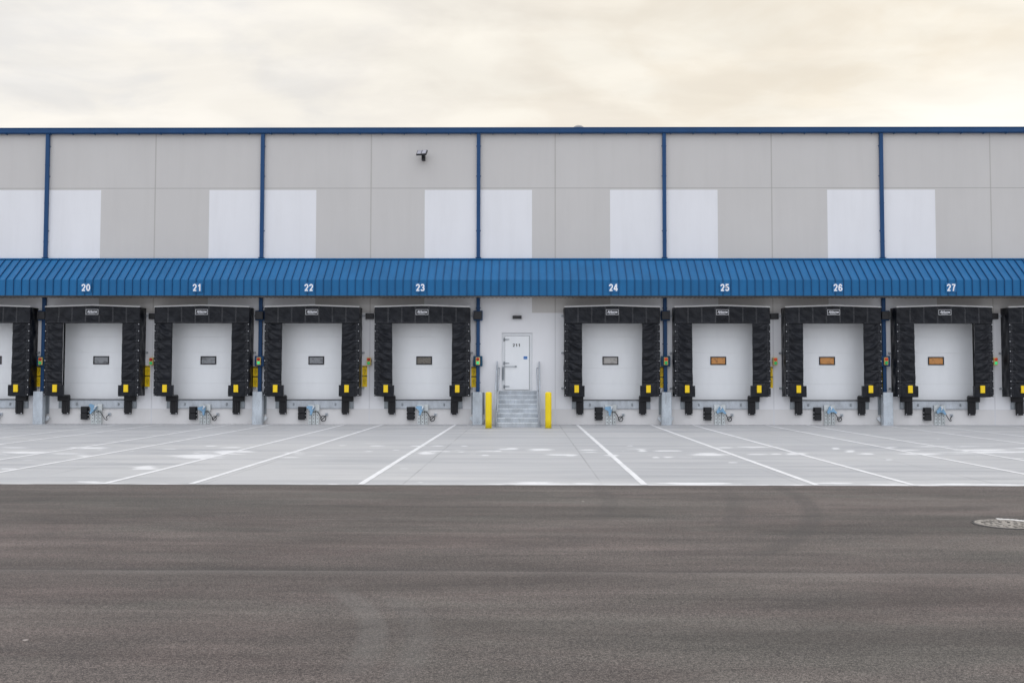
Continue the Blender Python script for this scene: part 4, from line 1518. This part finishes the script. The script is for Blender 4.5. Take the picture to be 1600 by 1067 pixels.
for s in (-1, 1):
    x = sxc + s * 0.716
    b = MB(O)
    b.prism([(-0.004, 1.219), (-0.12, 1.25), (-GO * 7 - 0.06, 0.20), (-GO * 7 - 0.06, 0.003), (-GO * 7 + 0.10, 0.003), (-0.004, 0.98)], x - 0.008, x + 0.008)
    b.build('stringer', M['galv'], t)
    g = sxc + s * 0.755
    b = MB(O)

    def rz(y, h):
        return 1.219 + y / GO * RISE + h
    pts = [(g, -0.06, rz(-0.06, 0)), (g, -0.06, 2.215), (g, -0.10, 2.25), (g, -0.16, rz(-0.16, 1.09))]
    yb = -2.16
    pts += [(g, yb + 0.05, rz(yb + 0.05, 1.09)), (g, yb, rz(yb, 1.06)), (g, yb, 0.004)]
    b.tube(pts, 0.024, 10)
    b.tube([(g, -1.1, rz(-1.1, -0.1)), (g, -1.1, rz(-1.1, 1.085))], 0.022, 8)
    b.tube([(g, -0.07, rz(-0.07, 0.72)), (g, yb, rz(yb, 0.72))], 0.018, 8)
    b.tube([(g, -0.07, rz(-0.07, 0.38)), (g, yb, rz(yb, 0.38))], 0.018, 8)
    b.box(g - 0.06, g + 0.06, yb - 0.06, yb + 0.06, 0.003, 0.014)
    b.build('guardrail', M['galv'], t)
    b = MB(O)
    hx = sxc + s * 0.665
    b.tube([(g, -0.09, 2.02), (hx, -0.10, 2.03), (hx, -0.16, rz(-0.16, 0.87)), (hx, yb + 0.1, rz(yb + 0.1, 0.87)), (hx, yb + 0.02, rz(yb, 0.84)), (hx, yb + 0.0, rz(yb, 0.45)), (g, yb + 0.02, rz(yb, 0.42))], 0.018, 8)
    for yy in (-0.6, -1.5):
        b.tube([(g, yy, rz(yy, 0.80)), (hx, yy, rz(yy, 0.855))], 0.009, 6)
    b.build('handrail', M['galv'], t)

# bollards
for s, px in (('left', 763.4), ('right', 856.8)):
    p = gnd(px, 669.4)
    t = thing('bollard', (p.x, p.y, 0), 'yellow steel bollard on the %s of the metal stair' % s, 'bollard', 'yellow bollards by the stair')
    O = (p.x, p.y, 0)
    b = MB(O)
    r = 0.106
    prof = [(0.001, r), (0.30, r), (0.80, r), (1.155, r), (1.178, r * 0.93), (1.195, r * 0.72), (1.204, r * 0.4), (1.206, 0.004)]
    b.tube([(p.x, p.y, z) for z, _ in prof], [q for _, q in prof], 28)
    b.build('sleeve', M['yellow_bollard'], t)
    b = MB(O)
    b.tube([(p.x, p.y, 0.002), (p.x, p.y, 0.012)], [r + 0.035, r + 0.02], 24)
    b.build('base_collar', M['galv_dark'], t)

# light above the door
p = at(808, 495.5, -0.1)
t = thing('door_light', (p.x, 0, p.z - 0.06), 'small black box light on the wall above door 211', 'wall light')
O = (p.x, 0, p.z - 0.06)
b = MB(O)
b.prism([(-0.003, p.z - 0.06), (-0.003, p.z + 0.062), (-0.10, p.z + 0.055), (-0.16, p.z + 0.02), (-0.16, p.z - 0.05), (-0.14, p.z - 0.06)], p.x - 0.162, p.x + 0.162)
b.build('lamp_housing', M['black_metal'], t)
b = MB(O)
b.box(p.x - 0.14, p.x + 0.14, -0.13, -0.03, p.z - 0.066, p.z - 0.0605)
b.build('lens', M['lamp_lens'], t)

# floodlight
p = at(662, 246, -0.05)
t = thing('floodlight', (p.x, 0, p.z - 0.13), 'black twin lens floodlight high on the grey wall', 'floodlight')
O = (p.x, 0, p.z - 0.13)
b = MB(O)
b.box(p.x - 0.065, p.x + 0.065, -0.16, -0.003, p.z - 0.13, p.z + 0.06, 0.01)
b.box(p.x - 0.05, p.x + 0.05, -0.26, -0.1605, p.z - 0.01, p.z + 0.06, 0.01)
b.build('bracket', M['black_metal'], t)
Mh = Matrix.Translation((p.x - 0.03, -0.36, p.z + 0.09)) @ Matrix.Rotation(R(-14), 4, 'Z') @ Matrix.Rotation(R(-40), 4, 'X')
b = MB(O)
ps = [(-0.185, -0.11), (0.185, -0.11), (0.20, 0.11), (-0.20, 0.11)]
b.box(-0.195, 0.195, -0.03, 0.035, -0.125, 0.125, 0.012, M=Mh)
hd = b.build('lamp_head', M['black_metal'], t)
b = MB(O)
for xx in (-0.09, 0.09):
    b.box(xx - 0.078, xx + 0.078, -0.038, -0.0305, -0.10, 0.10, 0.004, M=Mh)
b.build('lens', M['lamp_lens'], hd)

# roof vent
p = at(904, 196, 1.6)
t = thing('roof_vent', (p.x, 1.6, ZTOP), 'small grey dome vent peeping over the roof edge', 'roof vent')
O = (p.x, 1.6, ZTOP)
b = MB(O)
rp = [(ZTOP - 0.02, 0.13), (p.z - 0.14, 0.13), (p.z - 0.13, 0.21), (p.z - 0.08, 0.20), (p.z - 0.03, 0.13), (p.z, 0.02)]
b.tube([(p.x, 1.6, z) for z, _ in rp], [q for _, q in rp], 20)
b.build('cowl', M['shell'], t)
b = MB(O)
b.box(p.x + 0.10, p.x + 0.34, 1.5, 1.7, ZTOP - 0.02, p.z - 0.10, 0.01)
b.build('side_box', M['shell'], t)

# drain cover in the asphalt
c0 = gnd(1573, 818.6)
t = thing('drain_cover', (c0.x, c0.y, 0), 'round cast iron drain cover set in the asphalt yard', 'drain cover')
O = (c0.x, c0.y, 0)


def ringm(b, r0, r1, z0, z1, n=40, a0=0.0, a1=2 * math.pi, jit=0.0):
    rj = random.Random(3)
    st = []
    for i in range(n + 1):
        a = a0 + (a1 - a0) * i / n
        ca, sa = math.cos(a), math.sin(a)
        j = rj.uniform(-jit, jit)
        st.append([b.v((c0.x + r * ca, c0.y + r * sa, z)) for r, z in ((r0, z0), (r0, z1), (r1 + j, z1), (r1 + j, z0))])
    for p, q in zip(st, st[1:]):
        for k in range(3):
            b.face([p[k], p[k + 1], q[k + 1], q[k]])


b = MB(O)
ringm(b, 0.30, 0.325, -0.003, 0.006)
b.build('rim', M['iron'], t)
b = MB(O)
ringm(b, 0.0005, 0.298, -0.003, 0.004)
cv = b.build('cover', M['iron'], t)
b = MB(O)
for rr, nn in ((0.24, 18), (0.17, 12), (0.10, 7)):
    for i in range(nn):
        a = 2 * math.pi * i / nn + rr * 9
        Mx = Matrix.Translation((c0.x + rr * math.cos(a), c0.y + rr * math.sin(a), 0.0055)) @ Matrix.Rotation(a, 4, 'Z')
        b.box(-0.022, 0.022, -0.013, 0.013, -0.0008, 0.0008, M=Mx)
b.build('drain_slot', M['black_letter'], cv)
b = MB(O)
for i in range(12):
    a = 2 * math.pi * i / 12
    Mx = Matrix.Translation((c0.x + 0.205 * math.cos(a), c0.y + 0.205 * math.sin(a), 0.009)) @ Matrix.Rotation(a + 0.5, 4, 'Z')
    b.box(-0.05, 0.05, -0.008, 0.008, -0.004, 0.002, M=Mx)
b.build('raised_bar', M['iron'], cv)
b = MB(O)
ringm(b, 0.326, 0.375, -0.003, 0.010, 30, R(5), R(80), 0.015)
b.build('snow_rim', M['snow'], t)
b = MB(O)
ringm(b, 0.326, 0.355, -0.0035, 0.003, 40, R(115), R(375), 0.02)
b.build('asphalt_collar', painted('dark patch asphalt', (0.085, 0.08, 0.078), 0.8, 0.25, 0, 0, 40), t)
